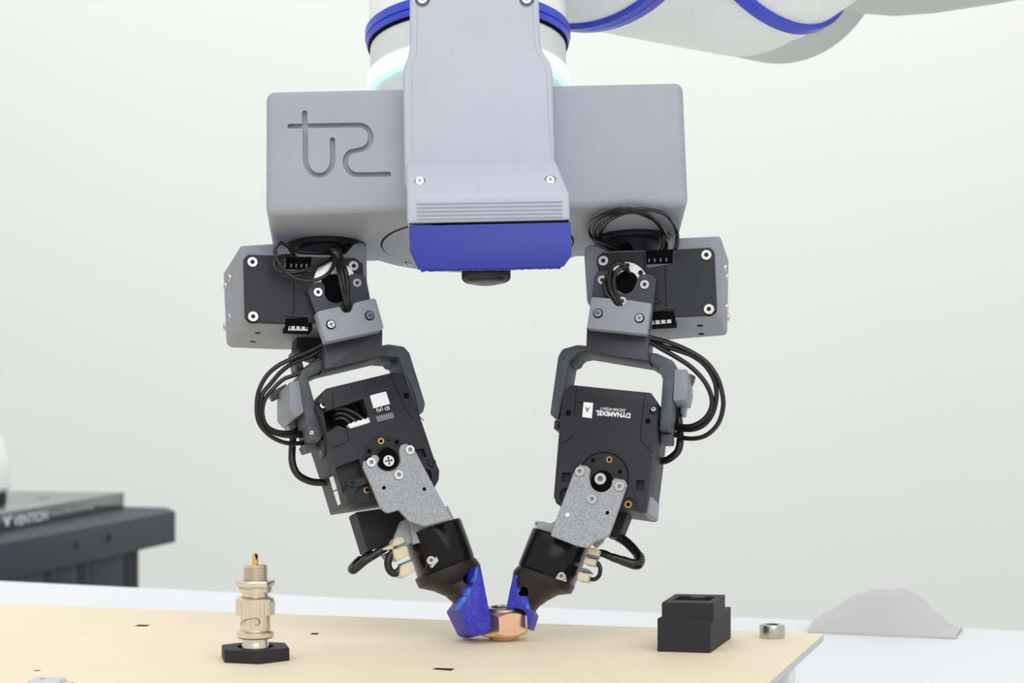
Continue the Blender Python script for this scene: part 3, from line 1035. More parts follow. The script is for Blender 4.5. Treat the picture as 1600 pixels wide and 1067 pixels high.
# sleeve and fingertip
slv = sweep_mesh('finger_sleeve', fr, [((634, 838), (714, 811), -2, 13, 0.75), ((631.5, 839), (716.5, 815), -2, 13.6, 0.75), ((650, 884), (732, 858), -2, 13.6, 0.75), ((656, 901), (736, 869.5), -2, 13.4, 0.75), ((658, 902), (733.5, 872), -2, 12.6, 0.75)])
sl = add('finger_sleeve', slv, 'sleeve', fr, gr, 'glossy black sleeve around the finger')
screw(fr, 673, 875.5, -15.6, sl, rpx=7, rim=False)
prism('tab', fr, [(672, 884), (682, 868), (686, 876), (676, 888)], -15.2, -13, 'steel', sl, 0.2, 1)
cable(fr, [(667, 880, -15.6), (665.5, 887, -15.8), (666, 894, -15.8)], 0.25, sl, 'wire')
bd_ = sweep_mesh('fingertip', fr, [((656, 899), (735, 870), -2, 12, 0.8), ((651, 905), (742, 875), -2, 12.2, 0.8), ((657, 918), (748, 884), -2, 12, 0.8), ((680, 923), (748, 897), -2, 11, 0.85), ((699, 931), (748, 912), -4, 10, 0.9), ((710, 941), (750, 930), -7, 8.5, 0.9), ((719, 953), (752, 948), -9, 7.5, 0.9), ((732, 970), (755, 964), -9, 6, 0.9)])
bd_ = cut(bd_, [cyl_mesh(fr, 731.5, 905, -40, -6, 2.1, at=-13), cyl_mesh(fr, 676, 917, -40, -9, 1.6)])
ft = add('fingertip', bd_, 'rubber', fr, gr, 'dark rubbery finger tapering to the tip')
c_ = fr.y(731.5, 905, -13)
add('hole', lathe_mesh('hole', [(2.0, 0), (2.0, 0.5)], 20), 'dark', fr.sub(T(c_.x, -7.5, c_.z) @ R(-90, 'X')), ft)  # dark disc at the bottom stands in for the hole's shade
pad = [(745.5, 882, 5), (752, 888), (757, 915), (763.5, 948), (768, 970), (767, 984, 6), (757, 991), (748, 993, 6), (736, 988.5, 4), (724.5, 965), (717, 950), (726, 938), (731, 925), (728.5, 917), (737, 916), (741, 908), (740.5, 895)]
pd = prism('fingertip_pad', fr, pad, -22, -3, 'blue_pad', ft, 1.0, 3, label='blue gripping pad')
for poly in ([(722, 933), (728.5, 931), (731, 935), (724, 945), (717.5, 953.5), (714, 952)], [(740, 908), (743, 890), (746, 884), (747.5, 890), (746, 902), (742, 911)], [(730, 920), (737, 918), (736, 928), (733, 934), (728, 930)]):
    prism('torn_edge', fr, poly, -22.4, -18, 'blue_edge', ft, 0.3, 1)

# small plugs and cables beside the sleeve
for poly in ([(613, 853), (616, 842), (620, 838.5), (630, 838), (634, 847), (623, 852)], [(615, 858), (636, 852), (640, 866), (622, 876), (617, 872)], [(627, 883), (645, 877), (649.5, 890), (633, 902), (625, 899)]):
    prism('plug', fr, poly, -11, -3, 'cream', gr, 0.4, 1, label='cream plug beside the finger sleeve')
prism('plug_lip', fr, [(598, 857), (614, 850), (622, 851), (612, 858), (600, 859)], -9, -4, 'cream', gr, 0.2, 1)
for poly in ([(619, 852), (636, 846), (637, 849), (620, 856)], [(626, 880), (645, 872), (646, 875), (628, 883)]):
    prism('plug_pin_row', fr, poly, -10, -4, 'labelgrey', gr, 0.2, 1)
prism('heat_shrink', fr, [(599, 866), (612, 860), (616, 875), (606, 874)], -3, 3, 'labelgrey', gr, 0.5, 1)
cable(fr, [(603, 855, -6), (588, 865, -6), (572, 875, -6), (561, 884, -5), (552, 891, -4), (551, 888, -1), (560, 878, 2), (572, 868, 3), (580, 862, 4)], [1.6] * 5 + [1.9] * 2 + [1.2] * 2, gr, label='black lead folded back beside the left finger')
cable(fr, [(615, 861, -7), (609, 870, -7), (606, 880, -7), (609, 891, -7), (617, 896, -7), (625, 890, -7), (629, 887, -6)], 1.5, gr)

# cables of the left finger
RC = 0.78
cable(fr, [(454, 384, -12), (462, 391, -14), (480, 394.5, -15), (508, 393.5, -15), (527, 386, -13), (538, 378.5, -9)], RC, gr)
cable(fr, [(462, 405, YF + 2), (457, 395, YF - 3), (449, 384, YF - 6), (438, 379.5, YF - 8), (429.5, 391, YF - 8), (435, 409, YF - 8), (450, 427, YF - 8), (470, 437.5, YF - 9), (493, 437.5, YF - 10), (512, 428, YF - 10), (522, 412, YF - 8), (520, 398, YF - 2), (516, 390, -8)], RC, gr)
cable(fr, [(475, 408, YF + 2), (455, 400, YF - 3), (436, 402, YF - 6), (428.5, 412, YF - 7), (433, 422, YF - 7), (454, 426, YF - 7), (480, 421, YF - 7), (502, 413, YF - 6), (520, 402, YF - 2), (524, 394, -8)], RC, gr)
for i, (xa, xb, xc) in enumerate(((527, 533, 541), (532, 538, 544), (538, 544, 547))):
    cable(fr, [(522 + i * 3, 398, -14), (xa, 412 + i * 2, YF - 6 - i), (xb - 1, 440, YF - 9), (xc - 3, 465, YF - 8.5), (xc, 486, YF - 6.5)], 0.9, gr)
prism('cable_bundle', fr, [(511, 392), (528, 391), (534, 410), (520, 412)], -16, YF - 4, 'cable', gr, 1.2, 2)
loopL = [(512, 533), (490, 545), (464, 558), (440, 568), (424, 580)]
cable(fr, [(520, 527, -16), (510, 535, -15), (487, 547, -13), (462, 558, -11), (435, 571, -10), (416, 588, -9), (404, 612, -8), (401, 638, -7), (405, 661, -6), (420, 679, -4), (440, 690, -2), (462, 693, 0), (490, 688, 3)], 0.9, gr)
cable(fr, [(525, 528, -14), (510, 540, -13), (485, 556, -11), (460, 566, -9), (440, 580, -8), (424, 598, -7), (410, 616, -7), (405, 640, -6), (408, 660, -5), (420, 672, -3), (440, 680, -1), (465, 681, 0), (490, 680, 3)], 0.9, gr)
cable(fr, [(530, 528, -12), (512, 548, -11), (492, 566, -10), (465, 584, -9), (444, 592, -8), (428, 606, -8), (414, 624, -7), (410, 645, -6), (416, 664, -5), (432, 674, -3), (455, 676, -1), (485, 676, 3)], 0.85, gr)
cable(fr, [(462, 640, 8), (461, 655, 8), (459, 675, 8), (456.5, 700, 8), (457, 724, 8), (466, 742, 8), (485, 752, 9), (505, 754, 9), (520, 754, 9)], 1.5, gr, label='thick black cable leaving the grey clip')

# ================================================================== RIGHT FINGER
fr = RG
cr = prism('motor_cradle', fr, [(912, 390, 6), (920, 381, 4), (934, 384), (950, 392), (1043, 389), (1043, 372.5), (1062, 371.5), (1124, 368.5, 4), (1127, 374), (1125, 490), (1121, 495), (1057, 500), (1000, 505), (930, 490), (917, 472, 6)],
           YF, 17, 'grey_c', gr, 0.8, 3, label='grey printed cradle')
FRs = side_frame(fr, (1127, 380), (1125, 488), YF)
for px, py in ((1132.5, 419), (1135, 433), (1135, 480), (1137, 495)):
    screw(FRs, px, py, 0, cr, mmr=1.7, rim=False, out=R(-90, 'X'))
zbm = fr.y(1090, 498, YF).z
for px, py in ((1094, 509), (1096, 522)):
    p_ = fr.hit(px, py, 2, zbm)
    add('hole', lathe_mesh('hole', [(1.2, -0.08), (1.2, 0.3)], 20), 'dark', fr.sub(T(p_)), cr)
mtp = [(933, 402), (940, 395), (1006, 392.5), (1061, 389.5), (1109, 386.5), (1116, 393), (1120, 486), (1109, 492), (1056, 494.5), (1000, 496), (940, 488)]
topc = prism_mesh('c', fr, [(1007, 380), (1050, 378), (1051, 408), (1008, 415)], YF - 5, YF + 5)
botc = prism_mesh('c', fr, [(1018, 484), (1051, 479), (1055, 510), (1017, 512)], YF - 5, YF + 5)
mo = prism('servo_motor', fr, mtp, YF - 1.6, YF + 12, 'black', gr, 0.3, 1, cuts=[topc, botc], label='black servo motor with its face to the viewer')
for px, py in ((943, 408), (1104, 399), (1108, 483.5)):
    screw(fr, px, py, YF - 1.4, mo, rpx=8.6)
prism('panel_line', fr, [(1038.5, 414), (1039.7, 414), (1041.5, 480), (1040.3, 480)], YF - 1.66, YF - 1, 'line', mo)
prism('panel_line', fr, [(1005.5, 394), (1006.7, 394), (1008, 425), (1006.8, 425)], YF - 1.66, YF - 1, 'line', mo)
screw(fr, 1027, 468, YF - 1.9, mo, rpx=6.5, dark=True, rim=False)
for (a_, b_, py) in ((1009, 1048, 407), (1018, 1052, 503)):
    cn = prism('connector', fr, [(a_ - 2, py - 16), (b_ + 3, py - 18), (b_ + 3, py + 4), (a_ - 2, py + 6)], YF - 0.5, YF + 6, 'dark', mo, 0.2, 1)
    for i in range(4):
        x = a_ + 4 + i * 9
        prism('pin', fr, [(x, py - 3 - i * .4), (x + 2, py - 3 - i * .4), (x + 2, py + 2.5 - i * .4), (x, py + 2.5 - i * .4)], YF - 1.1, YF + 0.4, 'labelgrey' if py < 450 else 'dark', cn)
prism('socket_edge', fr, [(1019, 501), (1049, 499), (1050, 504.5), (1018, 507)], YF - 0.75, YF + 3, 'arm_grey', mo)
hn = disc('horn', fr, 977, 443, YF - 3.0, YF, 8.8, 'alu_white', mo, 40, 0.2, 'silver motor horn')
for px, py in ((980, 415), (1001, 426)):
    screw(fr, px, py, YF - 3.2, hn, rpx=4, rim=False, dark=True)
disc('bore', fr, 979, 441, YF - 3.3, YF - 2, 4.6, 'dark', hn, 28)
bp = [(929, 430, 6), (933, 424, 5), (948, 422.5, 4), (956, 436)] + [(962, 452)] + arc(976, 442, 17, 150, 20, 10) + [(996, 436), (999, 430, 3), (1010, 428), (1021, 430, 5), (1025, 437), (1017, 515), (1013, 521), (918, 505), (925, 464)]
bk = prism('bracket', fr, bp, YF - 5.0, YF - 3.0, 'bracket', gr, 0.25, 1, label='dark metal bracket on the motor horn')
for px, py in ((941, 438), (1007.5, 445), (972.5, 471)):
    screw(fr, px, py, YF - 4.9, bk, rpx=7.6)
prism('bend', fr, [(917, 510), (1014, 519), (1013, 535), (1012, 564, 2), (915.5, 549, 2)], YF - 1.5, -4, 'bracket', bk, 0.8, 2, label='bent foot of the bracket')
cp = [(924, 464, 3), (953, 466, 2), (956, 471)] + arc(967.5, 467.5, 11, 165, 15, 8) + [(979, 469), (982, 468.5, 2), (1017.5, 474, 3), (1010, 522, 3), (917, 512, 3)]
cl_ = prism('clamp_plate', fr, cp, YF - 10, YF - 5.0, 'grey_p', gr, 0.35, 2, label='pale grey clamp plate')
for px, py in ((934.3, 489.5), (999, 497)):
    screw(fr, px, py, YF - 10.2, cl_, rpx=6.2, style='cross', turn=20)
yk = prism('yoke', fr, [(902, 538.5, 3), (916, 540), (1000, 550), (1026, 551.5, 3), (1053, 564, 5), (1056, 573), (1047, 673, 3), (1030, 672), (1035.5, 592), (1029, 574), (1013, 564), (916, 548), (905, 550), (889, 563), (881, 610), (873, 652, 4), (859, 648, 4), (872, 556, 4), (879, 545, 3)],
           -11, 9, 'grey_d', gr, 0.5, 2, label='dark grey printed yoke around the lower motor')
prism('fillet_rib', fr, [(889, 561), (908, 552), (902, 566), (893, 570)], -6, 6, 'grey_d', yk, 0.3, 1)
cc = prism('cable_clip', fr, [(1054, 577, 1), (1073, 577, 1), (1075, 606, 2), (1071, 624, 2), (1052, 626, 1)], -12, 8, 'grey_c', gr, 0.5, 2, label='grey clip holding the thick cable')
add('clip_pin', tube_mesh('clip_pin', [fr.y(1070, 592, 6), fr.y(1076, 594, 6), fr.y(1081, 595.5, 6), fr.y(1084, 596.5, 6)], [2.6, 2.6, 2.5, 2.2, 1.6], 16), 'grey_d', fr, cc)
prism('clip_tail', fr, [(1063, 606), (1075, 606), (1069, 648), (1063, 647)], 2, 10, 'grey_c', cc, 0.4, 1)
lm = [(892, 601, 2), (950, 607), (1017, 613.5), (1026, 626), (1024, 680), (1019, 722), (1013, 770), (1008, 800, 2), (960, 793), (880, 783), (869, 787, 2), (865, 775), (875, 655), (880, 611)]
sqs = [prism_mesh('c', fr, [(876, 736), (890, 736), (889, 751), (874.5, 750)], YF - 4, YF + 2.5), prism_mesh('c', fr, [(992.5, 747), (1005, 748.5), (1004, 764.5), (991.5, 763)], YF - 4, YF + 2.5),
       cyl_mesh(fr, 981.5, 788, YF - 4, YF + 1.2, 3.2), cyl_mesh(fr, 884, 772, YF - 4, YF + 2, 3.2), cyl_mesh(fr, 1020, 638, YF - 4, YF + 3, 2.0)]
lmo = prism('servo_motor', fr, lm, YF, 17, 'black', gr, 0.45, 2, cuts=sqs, label='black two-axis servo motor with white upside-down lettering')
prism('tag_white', fr, [(912, 628, 1), (926.7, 629.5, 1), (924.7, 653.5, 1), (909.6, 651.3, 1)], YF - 0.12, YF + 0.2, 'white', lmo, label='white tag lettered A')
lettering('A', fr, (921.7, 636.2), (914.7, 635.6), 8, YF - 0.16, 'ink', lmo, bold=0.01)
lettering('DYNAMIXEL', fr, (985.2, 646.0), (931, 641.3), 7.4, YF - 0.06, 'white', lmo, bold=0.035)
lettering('2XC430-W250-T', fr, (977.3, 639.2), (938, 635.9), 4.4, YF - 0.06, 'white', lmo, bold=0.008)
for px, py in ((888, 645), (1012, 658)):
    hole(fr, px, py, YF, 1.1, lmo)
well = cyl_mesh(fr, 939, 751, YF - 4, YF + 0.2, 4.5)
hd = disc('horn', fr, 943, 745, YF - 0.9, YF + 0.6, 9.4, 'black2', lmo, 44, 0.15, cuts=[well], label='black motor horn with brass inserts')
ringy('horn_edge', fr, 943, 745, YF - 0.06, YF + 0.3, 9.4, 9.9, 'line', hd, 44)
disc('bore', fr, 939, 750.5, YF - 0.5, YF + 0.4, 4.3, 'dark', hd, 30)
screw(fr, 938.5, 748.5, YF - 0.8, hd, rpx=9.8, rim=False)
insert(fr, 952, 718, YF - 0.9, 1.25, hd)
for px, py in ((926.6, 719), (968.3, 737)):
    hole(fr, px, py, YF - 0.9, 0.9, hd)
insert(fr, 981.5, 788, YF + 1.0, 1.45, lmo)
screw(fr, 1021, 639, YF + 2.2, lmo, rpx=4.2, rim=False)
for path in ([(901, 604), (898, 640), (897, 652)], [(895, 678), (891, 686), (875, 693)], [(1008, 614), (1002, 660), (1001, 688), (1017, 707)], [(911, 629), (900, 628)]):
    for i in range(len(path) - 1):
        a_, b_ = Vector(path[i]), Vector(path[i + 1])
        n2 = (b_ - a_).normalized()
        n2 = Vector((-n2.y, n2.x)) * 0.5
        prism('panel_line', fr, [tuple(a_ + n2), tuple(b_ + n2), tuple(b_ - n2), tuple(a_ - n2)], YF - 0.04, YF + 0.2, 'line', lmo)
sfr = side_frame(fr, (1025, 640), (1010, 790), YF)
prism('side_tag', sfr, [(1019, 728), (1021, 727), (1017, 766), (1015.4, 767)], -0.2, 0.15, 'white', lmo, label='white side label')
prism('pivot_boss', fr, [(1032, 676), (1049, 678), (1048, 690, 2), (1032, 690)], -6, 6, 'grey_d', lmo, 0.5, 1)
prism('pivot_boss', fr, [(866, 656), (874, 657), (873, 672), (865, 670, 2)], -6, 6, 'bracket', lmo, 0.5, 1)
prism('side_cover', fr, [(1006, 777), (1019.5, 776, 2), (1017.5, 804, 2), (1004, 802)], -13, 10, 'grey_p', lmo, 0.5, 1)

sp = [(897.5, 734), (905, 725.5), (918, 728, 3), (922.5, 734), (920.5, 745)] + arc(939, 751, 17.5, 175, 15, 12)[1:] + [(956, 752), (959.5, 746.5), (976, 749.5, 3), (980, 758, 3), (969, 789), (952, 836), (946, 840), (930, 846), (918, 856, 3), (901, 853), (860, 837), (866, 818), (875, 795), (884, 770)]
fp = prism('finger_plate', fr, sp, YF - 3.0, YF - 1.0, 'speckle', gr, 0.3, 1, label='speckled grey metal finger plate')
for px, py in ((906.3, 736.6), (968.5, 760), (925.3, 780)):
    screw(fr, px, py, YF - 2.9, fp, rpx=8.0)
hole(fr, 949, 801, YF - 3.0, 0.75, fp)
disc('hole', fr, 886.6, 804, YF - 3.05, YF - 2.6, 0.8, 'white', fp, 18)
prism('plate_flange', fr, [(838, 827), (840, 816), (845, 814, 2), (860, 818), (870, 812), (885, 815), (880, 845), (858, 838)], -12, -9, 'speckle', fp, 0.3, 1)
prism('plate_flange', fr, [(925, 850), (930, 838, 3), (945, 836, 3), (942, 846), (930, 856)], -10, -7, 'speckle', fp, 0.3, 1)
screw(fr, 839, 818, -10, fp, rpx=5, rim=False)
ib = prism('inner_bracket', fr, [(940, 790), (981, 792), (980, 805), (969, 833, 2), (962, 840, 2), (945, 836)], -2, 12, 'black2', gr, 0.5, 1, label='dark bracket behind the finger plate')
screw(fr, 966, 806, -2, ib, rpx=5.5, dark=True, rim=False)

slv = sweep_mesh('finger_sleeve', fr, [((836, 826), (918, 855), -2, 13, 0.75), ((833.5, 829), (918.5, 859), -2, 13.6, 0.75), ((818, 868), (903, 899), -2, 13.6, 0.75), ((812.5, 882), (897, 912), -2, 13.4, 0.75), ((815, 885), (896, 915), -2, 12.6, 0.75)])
sl = add('finger_sleeve', slv, 'sleeve', fr, gr, 'glossy black sleeve around the finger')
screw(fr, 877.5, 900, -15.6, sl, rpx=6.6, rim=False)
prism('tab', fr, [(867, 904), (872, 895), (884, 897), (884, 909)], -15.2, -13, 'steel', sl, 0.2, 1)
bd_ = sweep_mesh('fingertip', fr, [((815, 882), (896, 912), -2, 12, 0.8), ((808, 888), (897, 917), -2, 12.2, 0.8), ((804, 893), (891, 927), -2, 12, 0.8), ((802, 905), (871, 929), -2, 11, 0.85), ((801, 915), (853, 939), -2, 10, 0.9), ((800, 930), (842, 947), -2, 8.5, 0.9), ((802, 945), (834, 957), -2, 7.5, 0.9), ((812, 952), (830, 962), -2, 6, 0.9)])
bd_ = cut(bd_, [cyl_mesh(fr, 819, 925, -40, -4, 2.0, at=-10)])
ft = add('fingertip', bd_, 'rubber', fr, gr, 'dark rubbery finger tapering to the tip')
c_ = fr.y(819, 925, -10)
add('hole', lathe_mesh('hole', [(1.9, 0), (1.9, 0.5)], 20), 'dark', fr.sub(T(c_.x, -5.2, c_.z) @ R(-90, 'X')), ft)  # dark disc again replaces the shade deep in the hole
pad = [(804, 897, 4), (809, 897.5, 3), (813, 905), (814, 916), (809, 927), (813, 931), (820, 930), (826, 935), (827, 950), (832, 959), (828, 972), (824, 984), (823, 962), (819, 953.5), (806, 950), (790.5, 952), (796, 923), (801.5, 900)]
pd = prism('fingertip_pad', fr, pad, -11, 3, 'blue_pad', ft, 1.0, 3, label='blue gripping pad')
for poly in ([(806, 900), (809.5, 897), (813, 905), (814.5, 916), (809, 928), (808, 918), (810, 910)], [(822, 940), (827, 945), (827.5, 953), (821, 951)]):
    prism('torn_edge', fr, poly, -11.4, -9, 'blue_edge', ft, 0.3, 1)

for poly in ([(918, 861), (920, 854), (937, 859), (934, 869), (917, 865)], [(911, 878), (914, 870), (931, 874), (929, 884), (913, 881)], [(901, 902), (904, 892), (921, 898), (918, 909), (903, 907)]):
    prism('plug', fr, poly, -11, -3, 'cream', gr, 0.4, 1, label='cream plug beside the finger sleeve')
for poly in ([(917, 865), (934, 869), (932, 873), (915, 869)], [(905, 886), (919, 889), (925, 896), (905, 892)]):
    prism('plug_pin_row', fr, poly, -10, -4, 'labelgrey', gr, 0.2, 1)
cable(fr, [(933, 864, -5), (942, 864.5, -5), (955, 870, -5), (970, 875, -4), (985, 880, -3), (994, 882, -2), (999, 878, 0), (998, 869, 2), (988, 856, 4), (976, 845, 5), (964, 838, 5)], [1.5, 1.5, 1.7, 1.9, 2.0, 2.2, 2.2, 1.9, 1.9, 1.9], gr, label='black lead folded back beside the right finger')
cable(fr, [(929, 877, -6), (935, 881, -6), (938, 889, -6), (936, 899, -6), (929, 905, -6), (919, 904, -6)], 0.85, gr)

# cables of the right finger
cable(fr, [(972, 394, -10), (960, 388, -14), (940, 380, -18), (924, 370, -20), (919, 359, -20), (924, 347, -20), (945, 334, -20), (967, 326.5, -20), (984, 326, -20), (1003, 331, -19), (1022, 343, -18), (1035, 361, -17), (1037, 380, -16), (1031, 396, YF + 2)], RC, gr)
cable(fr, [(966, 395, -10), (952, 387, -14), (938, 376, -17), (936, 363, -19), (947, 348, -21), (967, 335, -22), (996, 327, -22), (1024, 329, -22), (1045, 339, -21), (1057, 360, -20), (1057.5, 382, -19), (1049, 398, YF + 2)], RC, gr)
cable(fr, [(975, 392, -9), (955, 386, -13), (936, 378, -16), (928, 364, -17), (934, 349, -18), (951, 336, -18), (979, 330, -18), (1005, 332, -18), (1024, 345, -17), (1038, 364, -16), (1040, 382, -15), (1036, 396, YF + 2)], RC, gr)
cable(fr, [(975, 393, -9), (960, 391, -13), (944, 381, -15), (938, 366, -16), (944, 352, -17), (960, 339, -17), (985, 331, -17), (1010, 337, -16), (1030, 350, -15), (1041, 370, -14), (1042, 384, -14), (1040, 396, YF + 2)], RC, gr)
disc('cable_port', fr, 977, 391, -12, -6, 3.2, 'dark', gr, 24)
cable(fr, [(982, 428, YF - 3), (978, 417, YF - 8), (967, 411, YF - 10), (956, 417, YF - 10), (952, 434, YF - 9), (954, 452, YF - 8), (960, 466, YF - 7.5), (967, 478, YF - 6.5)], 0.95, gr)
cable(fr, [(984, 430, YF - 3), (978, 421, YF - 7), (970, 419, YF - 9), (961, 428, YF - 9.5), (959, 441, YF - 9), (962, 456, YF - 8), (970, 478, YF - 6.5)], 0.95, gr)
cable(fr, [(960, 425, YF - 6), (949, 432, YF - 7.5), (944, 445, YF - 7.5), (948, 459, YF - 7.5), (957, 470, YF - 7), (965, 479, YF - 6.5)], 0.85, gr)
cable(fr, [(1003, 520, -16), (1015, 527, -15), (1035, 532, -13), (1056, 539, -11), (1082, 551, -9), (1104, 566, -8), (1120, 588, -7), (1128, 612, -6), (1130, 635, -5), (1123, 660, -4), (1108, 677, -2), (1090, 684.5, 0), (1068, 684, 2), (1047, 675, 4)], 0.95, gr)
cable(fr, [(1001, 522, -14), (1013, 532, -13), (1032, 544, -11), (1055, 557, -9), (1078, 572, -8), (1098, 592, -7), (1110, 614, -6), (1112, 634, -5), (1103, 652, -3), (1085, 664, -1), (1065, 666, 1), (1046, 660, 4)], 0.95, gr)
cable(fr, [(1004, 524, -12), (1018, 530, -11), (1035, 540, -10), (1058, 547, -9), (1082, 556, -8), (1102, 571, -7), (1116, 594, -6), (1119.5, 618, -5), (1114, 645, -3), (1100, 664, -1), (1080, 671.5, 1), (1058, 669, 3), (1046, 664, 5)], 0.95, gr)
cable(fr, [(1058, 625, 5), (1059, 640, 6), (1061.5, 662, 6), (1063, 685, 6), (1060, 703, 6), (1050, 714, 7), (1038, 720, 8), (1018, 722, 9)], 1.5, gr, label='thick black cable leaving the grey clip')

# ------------------------------------------------------------------ hex nut between the fingertips
np_ = W.hit(787.5, 999.5, 2, 0)
NF = Frame(T(np_.x, np_.y, 2.2) @ R(-2.2, 'Y') @ R(-9 - 90 + 30, 'Z'))
nt = thing('hex_nut', 'coppery zinc-plated hex nut gripped between the blue fingertips', 'nut', T(np_.x, np_.y, 0))


def nut_mesh(rc, h, bore, chamf):
    n = 48
    rows = []
    ap = rc * math.cos(math.pi / 6)

    def hexr(a):
        s = (a + math.pi / 6) % (math.pi / 3) - math.pi / 6
        return ap / math.cos(s)
    v, f = [], []
    spec = [('c', bore, 0.8), ('c', bore + 0.9, 0), ('c', ap * 0.95, 0), ('x', 0, 1), ('x', 1, 1), ('c', ap * 0.95, h), ('c', bore + 0.9, h), ('c', bore, h - 0.8)]
    for kind, q, z in spec:
        for k in range(n):
            a = 2 * math.pi * k / n
            if kind == 'c':
                r_, z_ = q, z
            else:
                r_ = hexr(a)
                dz = (r_ - ap * 0.97) * chamf
                z_ = dz + 0.15 if q == 0 else h - dz - 0.15
            v.append((r_ * math.cos(a), r_ * math.sin(a), z_))
    m = len(spec)
    for i in range(m):
        i2 = (i + 1) % m
        for k in range(n):
            j = (k + 1) % n
            f.append((i * n + k, i * n + j, i2 * n + j, i2 * n + k))
    return mesh_of('nut_body', v, f, ang=25)


add('nut_body', nut_mesh(10.9, 9.6, 5.4, 0.85), 'nut', NF, nt)
add('nut_collar', lathe_mesh('nut_collar', [(5.6, 9.0), (7.6, 9.0), (7.8, 10.4), (7.2, 10.9), (6.2, 10.9), (5.6, 10.2), (5.6, 9.0)], 48), 'steel', NF, nt, 'bare steel collar on top')
add('bottom_thread', lathe_mesh('bottom_thread', [(4.6, -1.6), (5.9, -1.6), (6.3, -1.0), (6.0, -0.6), (6.4, 0), (6.4, 0.4), (4.6, 0.4), (4.6, -1.6)], 40), 'nickel', NF, nt)

# ------------------------------------------------------------------ coaxial connector in its black hexagonal holder
bp_ = W.hit(399, 1029.5, 2, 0)
k = F / bp_.y
BF = Frame(T(bp_))
hh = thing('hex_holder', 'flat black hexagonal holder under the upright coaxial connector', 'holder', BF.m)
hv, hf = extr([Vector((57.8 / k * math.cos(math.radians(-17 + 60 * i)), 57.8 / k * math.sin(math.radians(-17 + 60 * i)), 0)) for i in range(6)],
              [Vector((57.8 / k * math.cos(math.radians(-17 + 60 * i)), 57.8 / k * math.sin(math.radians(-17 + 60 * i)), 4.7)) for i in range(6)])
me = mesh_of('holder_body', hv, hf, 0.25, 1)
me = cut(me, [lathe_mesh('c', [(6.7, 1.2), (6.7, 8)], 36)])
add('holder_body', me, 'black2', BF, hh)
bn = thing('coaxial_connector', 'nickel-plated coaxial connector with gold pin standing in the black hexagonal holder', 'connector', BF.m @ T(0, 0, 1.2))


def bz(y):
    return (1029.5 - y) / k


def bl(name, prof, material='nickel', n=40, label=None):
    return add(name, lathe_mesh(name, [(r / k, bz(y)) for r, y in prof], n), material, BF, bn, label)


bl('lower_neck', [(21, 1024.3), (21, 1006), (20, 1004), (20, 995)])
bl('lower_ring', [(27, 996), (29.5, 994), (29.5, 987), (27.5, 985), (24, 983.5)])
bd2 = bl('bayonet_body', [(23.5, 987), (23.5, 958)])
BP = BF
pin = BF.y(400, 973, -23.0 / k)
ringy('bayonet_pin', BF, 400.5, 972.5, -23.9 / k, -22.8 / k, 0.6, 1.05, 'steel', bd2, 20)
cable(BF, [(376.5, 977, -4.2), (378, 972, -4.6), (384, 968.5, -5.1), (393, 967, -5.5), (402, 966, -5.55), (405, 968, -5.5), (406, 972, -5.45), (404, 976, -5.5), (399, 977, -5.55)], 0.14, bd2, 'bayonet_slot', 'steel_d')
bl('coupling_chamfer', [(24, 936), (30, 939), (29.5, 934.5), (25, 931.5), (22, 930.5)], 'nickel')
# knurled coupling ring
n = 120
kv, kf = [], []
for z_ in (bz(959.5), bz(938)):
    for q_ in range(n):
        a = 2 * math.pi * q_ / n
        r_ = (30.6 if q_ % 4 in (0, 1) else 29.7) / k
        kv.append((r_ * math.cos(a), r_ * math.sin(a), z_))
for q_ in range(n):
    j = (q_ + 1) % n
    kf.append((q_, j, n + j, n + q_))
kf += [tuple(range(n)), tuple(range(n, 2 * n))]
add('knurled_ring', mesh_of('knurled_ring', kv, kf, ang=10), 'nickel', BF, bn)
bl('neck', [(20, 934), (20, 922)])
bl('washer', [(25, 924.5), (26.2, 923.5), (26.2, 919), (25, 918), (26, 917.3), (26, 916.3), (20, 916)])
hv, hf = extr([Vector((31 / k * math.cos(math.radians(12 + 60 * i)), 31 / k * math.sin(math.radians(12 + 60 * i)), bz(916))) for i in range(6)],
              [Vector((31 / k * math.cos(math.radians(12 + 60 * i)), 31 / k * math.sin(math.radians(12 + 60 * i)), bz(906))) for i in range(6)])
add('lock_nut', mesh_of('lock_nut', hv, hf, 0.5, 2), 'nickel', BF, bn)
th = [(19, 908)]
y_ = 906.0
while y_ > 882:
    th += [(20.0, y_), (20.0, y_ - 0.8), (17.4, y_ - 1.9), (17.4, y_ - 2.4)]
    y_ -= 3.5
th += [(18, 881.5), (16, 880.5)]
bl('threaded_neck', th)
bl('centre_pin', [(4.6, 882), (4.6, 870), (4.2, 869), (4.0, 864.5), (2, 863.6)], 'gold', 20, 'gold centre pin')
pc_ = BF.y(402.5, 870, -4.4 / k)
add('pin_cup', mesh_of('pin_cup', *extr([Vector((0.2, -1.25, bz(864))), Vector((0.9, -1.0, bz(868))), Vector((0.6, -1.2, bz(875))), Vector((0.0, -1.3, bz(868)))],
                                        [Vector((0.2, -0.8, bz(864))), Vector((0.9, -0.6, bz(868))), Vector((0.6, -0.8, bz(875))), Vector((0.0, -0.9, bz(868)))])), 'dark', BF, bn)

